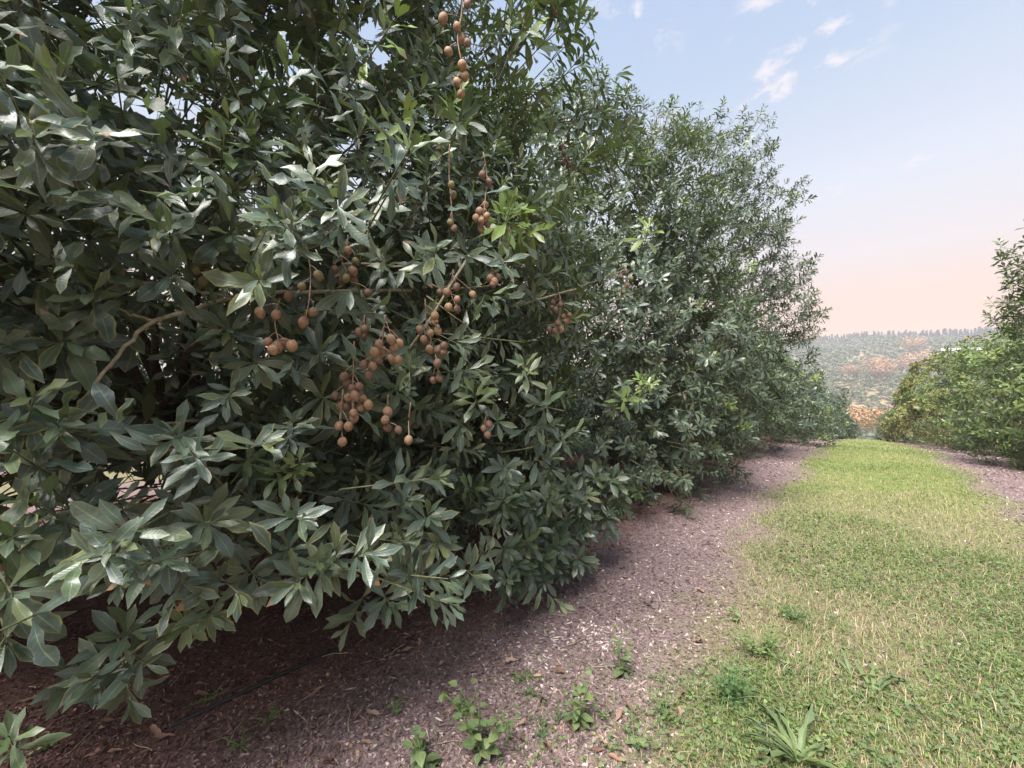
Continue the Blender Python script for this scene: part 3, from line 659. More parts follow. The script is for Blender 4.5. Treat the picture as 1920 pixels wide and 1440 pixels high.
# the hollow you look into, and thin places where sky shows
CLEAR += [(250, 690, 2.3, 75), (330, 650, 2.2, 45), (170, 850, 2.0, 40), (320, 740, 2.2, 40), (60, 470, 1.9, 50), (150, 430, 1.9, 45)]
CLEAR += [(250, 200, 9, 28), (285, 220, 9, 22), (225, 185, 9, 22), (700, 60, 9, 24), (715, 110, 9, 20), (650, 275, 9, 22), (665, 345, 9, 20), (640, 385, 9, 18)]
CLEAR += [(1180, 30, 6, 62), (1260, 40, 6, 70), (1150, 105, 5, 34), (1320, 60, 6, 60), (1140, -20, 6, 30)]
def skirt_ok(P): return P[:, 2] > np.interp(P[:, 1], [-1.0, 0.3, 0.9, 1.6, 2.0], [0.95, 0.92, 0.72, 0.42, 0.2])
HOLES = [(250, 730, 1.75, 0.50), (330, 640, 1.7, 0.30), (180, 850, 1.55, 0.30), (100, 480, 1.5, 0.25), (1130, 900, 3.6, 0.45), (120, 1200, 1.5, 0.32), (330, 1160, 1.75, 0.28), (450, 1210, 1.8, 0.25),
         (260, 210, 1.9, 0.35), (700, 90, 2.4, 0.35), (700, 280, 2.6, 0.35)]
tree0, c0 = make_tree((-4.55, 1.1), 3.05, 2.8, 6.3, 0.35, 240, 25, T_MD, 'large macadamia tree hung with brown nuts filling the left of the view', 'macadamia trees of the near row',
                      seed=21, size=0.116, single=300, limbs=40, holes=HOLES, extra=hero, inner=2100, shell=1250, young=0.10, topthin=0.3, clear=CLEAR, back=0.35)
tree1, _ = make_tree((-4.55, 6.0), 3.05, 2.35, 6.3, 0.05, 250, 18, T_LITE, 'macadamia tree next to the nut-laden one, dark gap between their skirts', 'macadamia trees of the near row',
                     seed=33, size=0.122, single=300, limbs=24, inner=400, shell=800, young=0.05, topthin=0.1, back=0.2)
FULL = 5.0
tree2, _ = make_tree((-4.5, 10.5), 3.15, 2.8, 7.9, 0.10, 260, 16, T_LITE, 'tall macadamia tree whose crown stands against the open sky', 'macadamia trees of the near row',
                     seed=47, size=0.122, single=120, limbs=20, inner=350, shell=800, young=0.05, back=0.2)
def row_tree(i, x, y, rx, ry, h, seed, label, group, dens=1.0, young=0.05, far=False, **k):
    return make_tree((x, y), rx, ry, h, 0.06, int(125 * dens), 11, T_DIA if far else T_LITE, label, group, seed=seed, size=0.175 if not far else 0.36, nw=4 if far else 5, inner=int(160 * dens),
                     young=young, limbs=8 if not far else 4, lr=(0.5, 0.9), twigs=not far, back=0.3, **k)
FULL = 2.3
ORD = ['third','fourth','fifth','sixth','seventh','eighth','ninth','tenth','eleventh','twelfth']
GL = 'macadamia trees of the near row'; GR = 'macadamia trees of the far row'
for i, y in enumerate([15.2, 19.6, 24.2, 28.8, 33.4, 38, 43, 48, 54, 61, 69, 78]):
    lab = ['macadamia tree directly behind the tall one of the near row', 'macadamia tree at the lane crest, second past the tall one'][i] if i < 2 else 'low macadamia tree of the near row where the lane dips, %s past the tall one' % ORD[i - 2]
    row_tree(i, -4.4 + 0.04 * i, y, 3.3 if i < 1 else 2.95, 2.6, 3.5 - 0.02 * i, 60 + i, lab, GL, 0.7 if i < 3 else 0.27, 0.12, far=i > 3)
for i, (x, y, h, yg_lit) in enumerate([(5.2, 12.9, 4.0, 0.5), (5.2, 17.8, 4.2, 0.5), (5.1, 22.4, 4.3, 0.45), (5.0, 27, 4.8, 0.5), (4.9, 32, 5.6, 0.3), (4.8, 37, 5.8, 0.3), (4.7, 43, 5.4, 0.3), (4.6, 50, 4.2, 0.1), (4.5, 58, 4.2, 0.1), (4.4, 67, 4.2, 0.1), (4.2, 77, 4.2, 0.1)]):  # high young shares also paint the low sun's yellow onto these crowns
    lab = ['macadamia tree at the picture\'s edge across the grass, tall sparse shoots on top', 'yellow-lit macadamia tree across the grass, second in its row', 'macadamia tree across the grass, third in its row'][i] if i < 3 else ('gold-lit' if i < 8 else 'green') + ' macadamia tree across the grass where the lane dips, %s in its row' % ORD[i - 2]
    ex = None
    if i == 0:
        stem = [(1935, 600, 7.6, 1915, 455), (1925, 620, 7.8, 1885, 470), (1940, 600, 7.9, 1950, 430), (1910, 640, 7.7, 1880, 575), (1915, 620, 8.0, 1905, 530), (1950, 590, 8.0, 1935, 500), (1925, 590, 7.9, 1900, 480), (1945, 610, 7.7, 1925, 520), (1905, 650, 7.8, 1870, 600), (1930, 640, 8.1, 1895, 560)]
        Ps, Ds = [], []
        for (ax, ay, w, bx, by) in stem:
            a_, b_ = at(ax, ay, w), at(bx, by, w + 0.1)
            for f in np.linspace(0.0, 1.0, 9):
                Ps.append(a_ + (b_ - a_) * f + rng.normal(0, 0.06, 3)); Ds.append(nrm(b_ - a_) + rng.normal(0, 0.35, 3) + np.array([0, 0, 0.3]))
        Ps, Ds = np.array(Ps), np.array(Ds); Ll = rng.uniform(0.15, 0.3, len(Ps))
        ex = dict(P=Ps, D=Ds, L=Ll, leaves=shoots_to_leaves(Ps, Ds, Ll, np.full(len(Ps), 0.16), np.zeros(len(Ps)), 5, 3))
    row_tree(i, x, y, 2.95, 2.6, h, 90 + i, lab, GR, 1.0 if i < 3 else 0.27, yg_lit, far=i > 3, mat=M_SUNSET_GOLD if 4 <= i <= 7 else M_LEAF_LIT, extra=ex)  # brighter leaf colours here stand for evening sun falling on the row
for i, y in enumerate([-5.5, -1.0, 4.0, 9.0, 14.0]):
    row_tree(i, -14.8, y, 3.1, 2.7, 5.6, 120 + i, 'macadamia tree of the next row, glimpsed through gaps in the leaves', 'macadamia trees of the hidden row', 0.3, 0.05, far=True)

# sparse tall shoots standing out of the tree at the picture's edge across the grass
# ------------------------------------------------------------------ nuts and named branches of the nearest tree
def nut_mesh(seed):
    r = np.random.default_rng(seed); nu, nvv = 12, 9; V = []
    for j in range(nvv):
        t = j / (nvv - 1) * math.pi
        for i in range(nu):
            a = i / nu * 2 * math.pi
            rr = math.sin(t) * (1 + 0.035 * math.sin(3 * a + seed) * math.sin(t)) * (0.985 if i == 0 else 1.0)
            z = math.cos(t) * 1.08
            if j == nvv - 1: z -= 0.16
            if j == nvv - 2: z -= 0.03
            V.append((rr * math.cos(a), rr * math.sin(a), z))
    Q = [(j * nu + i, (j + 1) * nu + i, (j + 1) * nu + (i + 1) % nu, j * nu + (i + 1) % nu) for j in range(nvv - 1) for i in range(nu)]
    return raw_mesh('nut', np.array(V), Q)
NUT_BANK = {}
for k, m in (('T', M_NUT), ('D', M_NUTD), ('G', M_NUTG)):
    for v in range(3):
        me = nut_mesh(v); me.materials.append(m); NUT_BANK[k, v] = me
for lab, st, w, nuts in NUTS:
    pts = spline([at(x, y, w + 0.03 * math.sin(i * 1.7)) for i, (x, y) in enumerate(st)], 4)
    mb = MB(); mb.add(*tube(pts, np.linspace(0.0028, 0.0018, len(pts)), 5))
    places = []
    for (x, y, k) in nuts:
        p = at(x, y, w + rng.normal(0, 0.022)); r = 0.0165 * rng.uniform(0.9, 1.12) * (1.08 if k == 'T' else 1.0)
        above = pts[pts[:, 2] > p[2] + r * 0.9]
        a = above[np.argmin(np.linalg.norm(above - p - np.array([0, 0, 0.05]), axis=1))] if len(above) else p + np.array([0, 0, 0.07])
        top = p + np.array([0, 0, r])
        mb.add(*tube(bez(a, (a + top) / 2 + np.array([0, 0, 0.012]) + rng.normal(0, 0.004, 3), top - np.array([0, 0, 0.003]), 5), 0.0016, 4))
        places.append((p, r, k))
    o = link('nut_cluster', mb.mesh('nut_cluster', pts[0]), M_STEM, tree0, Vector(pts[0] - c0))
    if lab: o['label'] = lab
    for (p, r, k) in places:
        n = link('nut', NUT_BANK[k, int(rng.integers(0, 3))], None, o, Vector(p - pts[0]))
        n.scale = (r, r, r * rng.uniform(0.97, 1.12)); n.rotation_euler = (rng.normal(0, 0.25), rng.normal(0, 0.25), rng.uniform(0, 6.28))
BRANCHES = [
 ('pale bare branch reaching out over the dark hollow', [(770, 545, 2.3), (600, 546, 1.9), (480, 552, 1.68), (420, 565, 1.52), (290, 602, 1.35), (235, 652, 1.29), (180, 718, 1.22)], 0.010, 0.005, M_TWIG),
 (None, [(440, 556, 1.58), (380, 548, 1.5), (335, 540, 1.42), (270, 530, 1.36), (215, 545, 1.33)], 0.006, 0.004, M_TWIG),
 (None, [(292, 601, 1.35), (250, 590, 1.33), (222, 578, 1.3)], 0.005, 0.003, M_TWIG),
 (None, [(298, 598, 1.35), (300, 612, 1.34), (308, 618, 1.33)], 0.004, 0.002, M_TWIG),
 (None, [(360, 858, 1.75), (300, 832, 1.5), (225, 803, 1.32), (120, 810, 1.15)], 0.009, 0.005, M_TWIG),
 (None, [(370, 788, 1.7), (300, 795, 1.5), (240, 803, 1.34)], 0.005, 0.004, M_TWIG),
 (None, [(960, 575, 2.6), (1060, 548, 2.75), (1120, 525, 2.85), (1175, 503, 2.95)], 0.008, 0.004, M_TWIG),
 (None, [(640, 495, 1.9), (760, 500, 2.0), (830, 540, 2.1), (930, 533, 2.2)], 0.006, 0.004, M_TWIG),
 (None, [(50, -30, 1.15), (75, 30, 1.2), (105, 75, 1.3), (160, 150, 1.4)], 0.006, 0.004, M_BARK),
 (None, [(0, 25, 1.12), (45, 70, 1.2), (110, 110, 1.3)], 0.005, 0.003, M_BARK),
 (None, [(400, 300, 1.6), (390, 230, 1.55), (375, 120, 1.5), (360, 20, 1.45)], 0.006, 0.004, M_BARK),
 (None, [(640, 1000, 1.9), (590, 1060, 1.6), (520, 1100, 1.55), (420, 1148, 1.5), (300, 1190, 1.42), (190, 1262, 1.36), (90, 1290, 1.33)], 0.010, 0.004, M_GTWIG),
 (None, [(880, 480, 2.0), (770, 650, 1.9), (720, 665, 1.75), (690, 690, 1.68)], 0.007, 0.004, M_TWIG),
 (None, [(800, 555, 2.0), (860, 600, 1.98), (905, 640, 2.05)], 0.004, 0.003, M_TWIG),
]
for lab, px, r0, r1, m in BRANCHES:
    p = spline([at(*q) for q in px], 4); p[1:-1] += rng.normal(0, 0.003, (len(p) - 2, 3))
    v, q, t = tube(p, np.linspace(r0, r1, len(p)), 7)
    o = link('branch', raw_mesh('branch', v - c0, q, t), m, tree0)
    if lab: o['label'] = lab

# ------------------------------------------------------------------ grass, mulch and litter on the ground
def lane_mask(x, y):
    """1 inside the mown strip, 0 on the mulch"""
    e = x + 0.30 * vnoise(x * 0.9, y * 0.9, 8) + 0.16 * vnoise(x * 3, y * 3, 9)
    return sstep(1.45, 0.85, np.abs(e - 0.24))
def scatter(n, wmin, wmax, seed, xr=(-9, 9), spread=1.45):
    r = np.random.default_rng(seed)
    w = np.exp(r.uniform(math.log(wmin), math.log(wmax), n)); u = r.uniform(-spread, spread, n) * w
    x = FWD[0] * w + RGT[0] * u; y = FWD[1] * w + RGT[1] * u
    k = (x > xr[0]) & (x < xr[1]); return x[k], y[k], w[k], r
def blades():
    x, y, w, r = scatter(900000, 0.9, 45, 71, (-1.9, 3.4))
    m = lane_mask(x, y); patch = 0.55 + 0.55 * vnoise(x * 1.3, y * 1.3, 12) + 0.35 * vnoise(x * 4.5, y * 4.5, 13)
    dens = np.clip(m * (0.10 + 0.72 * patch), 0.012, 1) * np.where(m > 0.02, 1, 0.35)
    dens = np.maximum(dens, sstep(4.5, 9, y) * m * 0.9)
    dens = np.maximum(dens, 0.11 * sstep(2.6, 1.8, y) * sstep(-1.6, -1.1, x) * (patch > 0.25))
    k = r.random(len(x)) < dens; x, y, w, m, patch = x[k], y[k], w[k], m[k], patch[k]
    n = len(x); print('grass blades', n)
    h = r.uniform(0.012, 0.048, n) * (0.6 + 0.6 * m) * (1 + 0.05 * w); tall = r.random(n) < 0.03; h[tall] *= 1.9
    wd = r.uniform(0.0007, 0.0019, n) * (1 + 0.13 * w)
    az = r.uniform(0, 6.28, n); lean = r.uniform(0.2, 1.5, n)
    d = np.stack([np.cos(az), np.sin(az)], 1); s = np.stack([-d[:, 1], d[:, 0], np.zeros(n)], 1)
    b = np.stack([x, y, H(x, y) - 0.004], 1); V = np.empty((n, 6, 3))
    for i, t in enumerate((0, 0.55, 1.0)):
        c = b + np.concatenate([d * (lean * h * t ** 1.7 * 0.9)[:, None], (h * t * (1 - 0.28 * t * np.minimum(lean, 1.2)))[:, None]], 1)
        ww = wd * (1, 0.8, 0.12)[i]
        V[:, i * 2] = c - s * ww[:, None]; V[:, i * 2 + 1] = c + s * ww[:, None]
    fine = np.where(w < 6)[0]
    V[w >= 6, 2] = V[w >= 6, 0]; V[w >= 6, 3] = V[w >= 6, 1]
    Q = np.array([[0, 1, 3, 2]])[None] + (fine * 6)[:, None, None]; TT = np.array([[2, 3, 4]])[None] + (np.arange(n) * 6)[:, None, None]
    green = np.clip(0.40 + 0.13 * r.normal(0, 1, n) - 0.10 * vnoise(x * 0.8, y * 0.8, 15), 0.02, 0.72)
    green = np.clip(green + 0.16 * sstep(4, 12, y), 0.02, 0.74)
    dry = r.random(n) < np.clip(0.74 - 0.50 * patch + 0.25 * (1 - m) - 0.26 * sstep(4, 10, y), 0.06, 0.9)
    rn = np.where(dry, r.uniform(0.76, 1.0, n), green)
    A = np.zeros((n, 6, 4)); A[:, :, 2] = rn[:, None]; A[:, :, 1] = np.array([0, 0, 0.55, 0.55, 1, 1])[None]
    tag(link('grass', raw_mesh('grass', V.reshape(-1, 3), Q.reshape(-1, 4), TT.reshape(-1, 3), attr=A.reshape(-1, 4)), M_GRASS), 'short mown grass and straw of the lane', 'grass', kind='stuff')
blades()
def clover():
    x, y, w, r = scatter(170000, 0.9, 16, 72, (-1.7, 2.6))
    m = lane_mask(x, y); patch = vnoise(x * 1.3, y * 1.3, 12) + 0.6 * vnoise(x * 4.5, y * 4.5, 13)
    k = r.random(len(x)) < np.clip(m * sstep(-0.3, 0.7, patch) * 0.95 + 0.01 + 0.10 * sstep(2.6, 1.8, y) * sstep(-1.6, -1.0, x), 0, 1); x, y, w, m = x[k], y[k], w[k], m[k]
    n = len(x)
    pos = np.stack([x, y, H(x, y) + r.uniform(0.006, 0.04, n)], 1)
    az = r.uniform(0, 6.28, n); d = nrm(np.stack([np.cos(az), np.sin(az), r.normal(0.05, 0.3, n)], 1))
    nv = nrm(np.array([0, 0, 1.0]) + r.normal(0, 0.3, (n, 3))); nv = nrm(nv - (nv * d).sum(1, keepdims=True) * d)
    rot = np.stack([np.cross(d, nv), d, nv], -1)
    tp = tpl_set(2, 3, 600, width=0.62, oval=True, teeth=0, wave=0.02, fold=0.2)
    tp = [(V_ * np.array([1.9, 1, 1]), Q_, A_) for V_, Q_, A_ in T_DIA]
    V, Q, A = place_leaves(tp, pos, rot, r.uniform(0.009, 0.024, n) * (1 + 0.10 * w), np.clip(r.normal(0.5, 0.22, n), 0, 0.99), np.where(r.random(n) < 0.25, r.uniform(0.2, 0.7, n), 0.0))
    tag(link('ground_cover', raw_mesh('ground_cover', V, Q, attr=A), M_WEED), 'small leafy ground cover growing through the mown grass', 'ground cover', kind='stuff')
clover()
def chips():
    x, y, w, r = scatter(310000, 0.9, 26, 73, (-7.5, 5.0))
    m = lane_mask(x, y); k = r.random(len(x)) < np.clip(1.0 - 0.86 * m, 0.0, 1) * np.where(x < -3.2, 0.6, 1); x, y, w = x[k], y[k], w[k]
    n = len(x); print('chips', n)
    L = r.uniform(0.003, 0.0115, n) * (1 + 0.12 * w); long_ = r.random(n) < 0.10; L[long_] *= 2.4
    B = np.where(long_, 0.0016, L * r.uniform(0.2, 0.6, n)) * (1 + 0.04 * w)
    az = r.uniform(0, 6.28, n); d = nrm(np.stack([np.cos(az), np.sin(az), r.normal(0, 0.30, n)], 1))
    nv = nrm(np.array([0, 0, 1.0]) + r.normal(0, 0.45, (n, 3))); nv = nrm(nv - (nv * d).sum(1, keepdims=True) * d); s = np.cross(d, nv)
    c = np.stack([x, y, H(x, y) + 0.002 + L * 0.16], 1)
    V = np.empty((n, 4, 3)); sk = r.uniform(-0.4, 0.4, n)
    V[:, 0] = c - d * L[:, None] - s * (B * 0.5)[:, None]; V[:, 1] = c - d * (L * sk)[:, None] + s * B[:, None] + nv * (L * 0.15)[:, None]
    V[:, 2] = c + d * L[:, None] + s * (B * 0.4)[:, None]; V[:, 3] = c + d * (L * sk * 0.5)[:, None] - s * B[:, None] - nv * (L * 0.1)[:, None]
    Q = np.array([[0, 1, 2, 3]])[None] + (np.arange(n) * 4)[:, None, None]
    pale = np.zeros(n)
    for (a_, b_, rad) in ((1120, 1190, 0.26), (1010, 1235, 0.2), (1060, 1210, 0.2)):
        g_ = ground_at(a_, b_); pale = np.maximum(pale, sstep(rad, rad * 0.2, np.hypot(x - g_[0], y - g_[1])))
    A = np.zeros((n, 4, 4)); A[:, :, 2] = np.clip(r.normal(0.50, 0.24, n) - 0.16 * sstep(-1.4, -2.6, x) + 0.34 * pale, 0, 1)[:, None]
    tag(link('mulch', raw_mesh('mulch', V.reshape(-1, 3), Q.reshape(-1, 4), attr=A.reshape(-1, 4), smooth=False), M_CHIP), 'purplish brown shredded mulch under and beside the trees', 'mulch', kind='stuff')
chips()
DRY = []
for k in range(8):
    V, Q, A = leaf_template(6, 800 + k, width=0.34, droop=-0.25, fold=0.7, wave=0.09, teeth=0.08)
    me = raw_mesh('fallen_leaf', V - np.array([0, 0.5, 0]), Q); me.materials.append(M_DRY); DRY.append(me)
def litter():
    r = np.random.default_rng(77); n = 0
    spots = [(1135, 985 + 340), (1475, 1245), (960, 1245), (1020, 1320), (930, 1345), (500, 1390), (350, 1400), (170, 1390), (380, 1290), (60, 1420), (700, 1345), (690, 1400), (1240, 1092), (1160, 1350)]
    while len(spots) < 130:
        a, b = r.uniform(10, 1330), r.uniform(1000, 1438)
        if a > 1180 and b < 1060: continue
        spots.append((a, b))
    for (a, b) in spots:
        p = ground_at(a, b)
        if lane_mask(p[0], p[1]) > 0.5: continue
        o = link('fallen_leaf', DRY[int(r.integers(0, 8))])
        s = r.uniform(0.045, 0.09); o.scale = (s * r.uniform(0.7, 1.1), s, s)
        o.location = (p[0], p[1], float(H(p[0], p[1])) + 0.012); o.rotation_euler = (r.normal(0, 0.25), r.normal(0, 0.35) + (math.pi if r.random() < 0.3 else 0), r.uniform(0, 6.28))
        tag(o, 'dry curled brown leaf lying on the mulch', 'fallen leaf', 'dry leaves fallen on the mulch'); n += 1
    STK = []
    for k in range(5):
        p = np.array([[0, -0.5, 0], [0.02 * r.normal(), -0.2, 0.01], [0.03 * r.normal(), 0.15, 0.012], [0.05 * r.normal(), 0.5, 0.0]])
        me = raw_mesh('fallen_twig', *tube(spline(p, 3), np.linspace(0.022, 0.010, 10), 5)); me.materials.append(M_STRAW); STK.append(me)
    for i in range(46):
        p = ground_at(r.uniform(10, 1380), r.uniform(1010, 1438))
        if lane_mask(p[0], p[1]) > 0.6: continue
        o = link('fallen_twig', STK[int(r.integers(0, 5))]); s = r.uniform(0.06, 0.2); o.scale = (s * r.uniform(0.6, 1), s, s)
        o.location = (p[0], p[1], float(H(p[0], p[1])) + 0.008); o.rotation_euler = (r.normal(0, 0.06), 0, r.uniform(0, 6.28))
        tag(o, 'thin straw coloured twig lying on the mulch', 'twig', 'dry twigs fallen on the mulch')
    for i in range(26):
        p = ground_at(r.uniform(560, 1200), r.uniform(1160, 1438))
        o = link('fallen_nut', NUT_BANK['D' if r.random() < 0.5 else 'T', int(r.integers(0, 3))]); s = r.uniform(0.006, 0.011); o.scale = (s, s, s)
        o.location = (p[0], p[1], float(H(p[0], p[1])) + s * 0.6); o.rotation_euler = tuple(r.uniform(0, 6, 3))
        tag(o, 'small round nut shell lying on the mulch', 'nut', 'nut shells fallen on the mulch')
litter()
# irrigation pipe half sunk in the mulch
pp = [ground_at(320, 1366), ground_at(390, 1335), ground_at(480, 1292), ground_at(565, 1250), ground_at(645, 1215)]
for i, p in enumerate(pp): p[2] = float(H(p[0], p[1])) + (0.004, 0.010, 0.012, 0.010, 0.002)[i]
pv = spline(pp, 6); v, q, t = tube(pv, 0.010, 10)
tag(link('irrigation_pipe', raw_mesh('irrigation_pipe', v - pp[0], q, t), M_PIPE, None, Vector(pp[0])), 'black irrigation pipe lying on the mulch under the tree', 'pipe')

# ------------------------------------------------------------------ weeds
W_HEART = tpl_set(5, 4, 900, width=0.72, oval=True, teeth=0.03, wave=0.03, fold=0.25, droop=0.25)
W_SMALL = tpl_set(3, 4, 920, width=0.5, oval=True, teeth=0, wave=0.02, fold=0.25)
def blade_template(seed):
    r = np.random.default_rng(seed); t = np.linspace(0, 1, 8); V = []; A = []
    for i, a in enumerate(t):
        wd = 0.036 * (0.55 + 0.6 * math.sin(min(a * 1.5, 1) * math.pi * 0.75)) * (1 - a ** 4) + 0.002
        for s in (-1, 0, 1): V.append((s * wd + 0.05 * a * a * r.normal(), a * (1 - 0.15 * a), -0.42 * a ** 2.2 + abs(s) * wd * 0.5)); A.append((s, a))
    Q = [(i * 3 + k, i * 3 + k + 1, i * 3 + k + 4, i * 3 + k + 3) for i in range(7) for k in (0, 1)]
    return np.array(V), np.array(Q), np.array(A)
W_BLADE = [blade_template(940 + i) for i in range(4)]
def leaf_child(root, org, tpls, key, pos, d, nv, size, rn, cl, mat):
    d = nrm(d); nv = nrm(nv - np.dot(nv, d) * d); rot = np.stack([np.cross(d, nv), d, nv], -1)
    me = leaf_mesh(int(rng.integers(0, len(tpls))), rn, cl, mat, tpls, key)
    o = bpy.data.objects.new('leaf', me); COL.objects.link(o); o.parent = root
    M = np.eye(4); M[:3, :3] = rot * size; M[:3, 3] = pos - org; o.matrix_local = Matrix(M.tolist())
UP = np.array([0, 0, 1.0])
def weed_broad(px, py, h, stems, label, leaf=0.05, spread=0.5, mat=None, cl=0.0, name='leafy_weed', group='leafy weeds in the mulch', tp=None, key='heart', step=0.045):
    p = ground_at(px, py); p[2] = float(H(p[0], p[1])) - 0.004
    h, leaf, step = h * 1.2, leaf * 1.08, step * 1.1
    root = tag(empty(name, p), label, 'weed', group)
    for s in range(stems):
        az = rng.uniform(0, 6.28); out = np.array([math.cos(az), math.sin(az), 0]) * h * spread * rng.uniform(0.3, 1.2)
        hh = h * rng.uniform(0.6, 1.1)
        pts = bez(p, p + out * 0.35 + UP * hh * 0.65, p + out + UP * hh, 7)
        v, q, t = tube(pts, np.linspace(0.0022, 0.001, 7), 5)
        link('stem', raw_mesh('stem', v - p, q, t), M_WSTEM, root)
        n = max(3, int(hh / step))
        for i in range(n):
            f = 0.25 + 0.75 * i / max(n - 1, 1); b = pts[min(6, int(f * 6))]
            for sgn in ((0, math.pi) if i < n - 1 else (0,)):
                a = az + i * 1.57 + sgn + rng.normal(0, 0.3); d = np.array([math.cos(a), math.sin(a), rng.uniform(-0.15, 0.5)])
                leaf_child(root, p, tp or W_HEART, key, b + d * 0.008, d, UP + rng.normal(0, 0.2, 3), leaf * rng.uniform(0.65, 1.15) * (1.1 - 0.4 * f), float(rng.uniform(0.1, 0.95)), cl, mat or M_WEED)
def weed_blade(px, py, n, size, label, name='broad_grass_tuft', flat=0.5):
    p = ground_at(px, py); p[2] = float(H(p[0], p[1])) - 0.004
    root = tag(empty(name, p), label, 'grass tuft', 'broad bladed grass tufts in the lane')
    for i in range(n):
        a = rng.uniform(0, 6.28); d = np.array([math.cos(a), math.sin(a), rng.uniform(0.3, 1.6) * (1 - flat) + 0.25])
        leaf_child(root, p, W_BLADE, 'blade', p + rng.normal(0, 0.008, 3) * np.array([1, 1, 0]), d, UP + rng.normal(0, 0.1, 3), size * rng.uniform(0.6, 1.15), float(rng.uniform(0.1, 0.8)), 0.0, M_WEED)
weed_broad(1085, 1365, 0.20, 5, 'bright green weed with pointed leaves standing alone on the mulch', 0.052, 0.35)
weed_broad(1165, 1268, 0.17, 5, 'small green weed below the tree skirt near the pale bare patch', 0.042, 0.5)
weed_broad(905, 1425, 0.23, 6, 'straggling weed with heart shaped leaves at the bottom edge', 0.052, 0.6)
weed_broad(800, 1448, 0.15, 4, 'low round leaved weed cut by the bottom edge, farthest left of the weeds', 0.058, 0.5)
weed_broad(870, 1330, 0.09, 5, 'tiny pale seedling weed on the mulch above the straggling one', 0.022, 0.9)
weed_broad(1378, 1165, 0.10, 2, 'single upright weed at the edge of the grass beside the mulch', 0.045, 0.3)
weed_broad(1250, 1350, 0.09, 6, 'low weed patch between mulch and grass', 0.026, 0.9)
weed_broad(1190, 1400, 0.10, 6, 'ragged low weed among straw at the mulch edge', 0.026, 1.0)
weed_broad(1365, 1316, 0.15, 30, 'dense dark green clump of small leaved weed', 0.034, 0.95, M_DARKWEED, name='weed_clump', tp=W_SMALL, key='small', step=0.028)
weed_broad(1425, 1232, 0.14, 30, 'dense yellow green clump of weed above the dark one', 0.032, 1.2, M_WEED, 0.25, name='weed_clump', tp=W_SMALL, key='small', step=0.03)
weed_broad(1490, 1165, 0.09, 20, 'low green clump of weed at the grass edge', 0.032, 1.6, M_DARKWEED, name='weed_clump', tp=W_SMALL, key='small', step=0.03)
for (a, b, l) in [(385, 1315, 'mossy green seedlings beside the black pipe'), (95, 1400, 'yellowish mossy seedlings in the bottom corner'), (505, 1352, 'few tiny green seedlings on dark mulch'), (450, 1400, 'faint green seedlings between dry leaves')]:
    weed_broad(a, b, 0.035, 9, l, 0.014, 2.2, M_WEED, 0.2, name='seedling_patch', group='seedling patches on the mulch', tp=W_SMALL, key='small', step=0.012)
rw = np.random.default_rng(5)
for i in range(22):
    weed_broad(rw.uniform(740, 1300), rw.uniform(1270, 1436), rw.uniform(0.03, 0.075), int(rw.integers(2, 6)), 'tiny weed sprouting through the mulch near the bottom edge', rw.uniform(0.014, 0.03), rw.uniform(0.6, 1.6), M_WEED if i % 3 else M_DARKWEED, name='sprout', group='tiny weeds sprouting in the mulch', tp=W_SMALL, key='small', step=0.02)
weed_blade(1500, 1436, 18, 0.27, 'largest tuft of broad upright grass at the bottom edge', flat=0.25)
weed_blade(1640, 1300, 11, 0.24, 'tuft of broad flat grass blades in the middle of the lane')
weed_blade(1600, 1275, 7, 0.17, 'small tuft of grey green blades behind the flat one', flat=0.3)
weed_blade(1800, 1415, 6, 0.17, 'tuft of drooping broad blades near the bottom corner', flat=0.7)
weed_blade(1700, 1340, 5, 0.16, 'low tuft with yellowing blades pointing to the corner', flat=0.8)
weed_blade(1470, 1120, 5, 0.12, 'small bluish tuft beside the mulch edge', flat=0.4)

# ------------------------------------------------------------------ the hillside across the valley
T_ONE = [(np.array([(0, 0, 0), (w_, 0.45, 0.06), (0.05, 1.0, -0.1), (-w_, 0.5, 0.08)]), np.array([(0, 1, 2, 3)]), np.array([(0.3, 0), (0.6, 0.5), (0.3, 0.7), (0.6, 0.5)])) for w_ in (0.3, 0.38, 0.45)]
def clump_crown(seed, n, h, r, cone=False, leaf=1.0):
    """leaf clumps over a lumpy crown of one far tree"""
    g = np.random.default_rng(seed)
    if cone:
        q = g.random(n); a = g.uniform(0, 6.28, n); rr = r * (1 - q * 0.9) * g.uniform(0.6, 1.05, n)
        pos = np.stack([rr * np.cos(a), rr * np.sin(a), h * (0.12 + 0.88 * q)], 1); out = np.stack([np.cos(a), np.sin(a), np.full(n, -0.15)], 1)
    else:
        L = g.normal(0, 1, (7, 3)); L = nrm(L); L[:, 2] = np.abs(L[:, 2]) * 0.9 - 0.15
        li = g.integers(0, 7, n); d = nrm(g.normal(0, 1, (n, 3)) + np.array([0, 0, 0.35]))
        pos = L[li] * np.array([r * 0.55, r * 0.55, h * 0.33]) + d * np.array([r, r, h * 0.55]) * g.uniform(0.38, 0.62, n)[:, None]; pos[:, 2] += h * 0.5; out = d
    out = nrm(out + g.normal(0, 0.25, (n, 3))); t = nrm(np.cross(out, g.normal(0, 1, (n, 3))))
    rot = np.stack([np.cross(t, out), t, out], -1)
    return pos, rot, leaf * g.uniform(0.6, 1.2, n), g.random(n), np.zeros(n)
def crown_mesh(seed, n, h, r, mat, leaf, shift=(0, 1), cone=False):
    pos, rot, s, rn, cl = clump_crown(seed, n, h, r, cone, leaf)
    rn = np.clip(shift[0] + rn * (shift[1] - shift[0]), 0, 0.999)
    V, Q, A = place_leaves(T_ONE, pos - rot[:, :, 1] * s[:, None] * 0.5, rot, s, rn, cl); me = raw_mesh('crown', V, Q, attr=A); me.materials.append(mat); return me
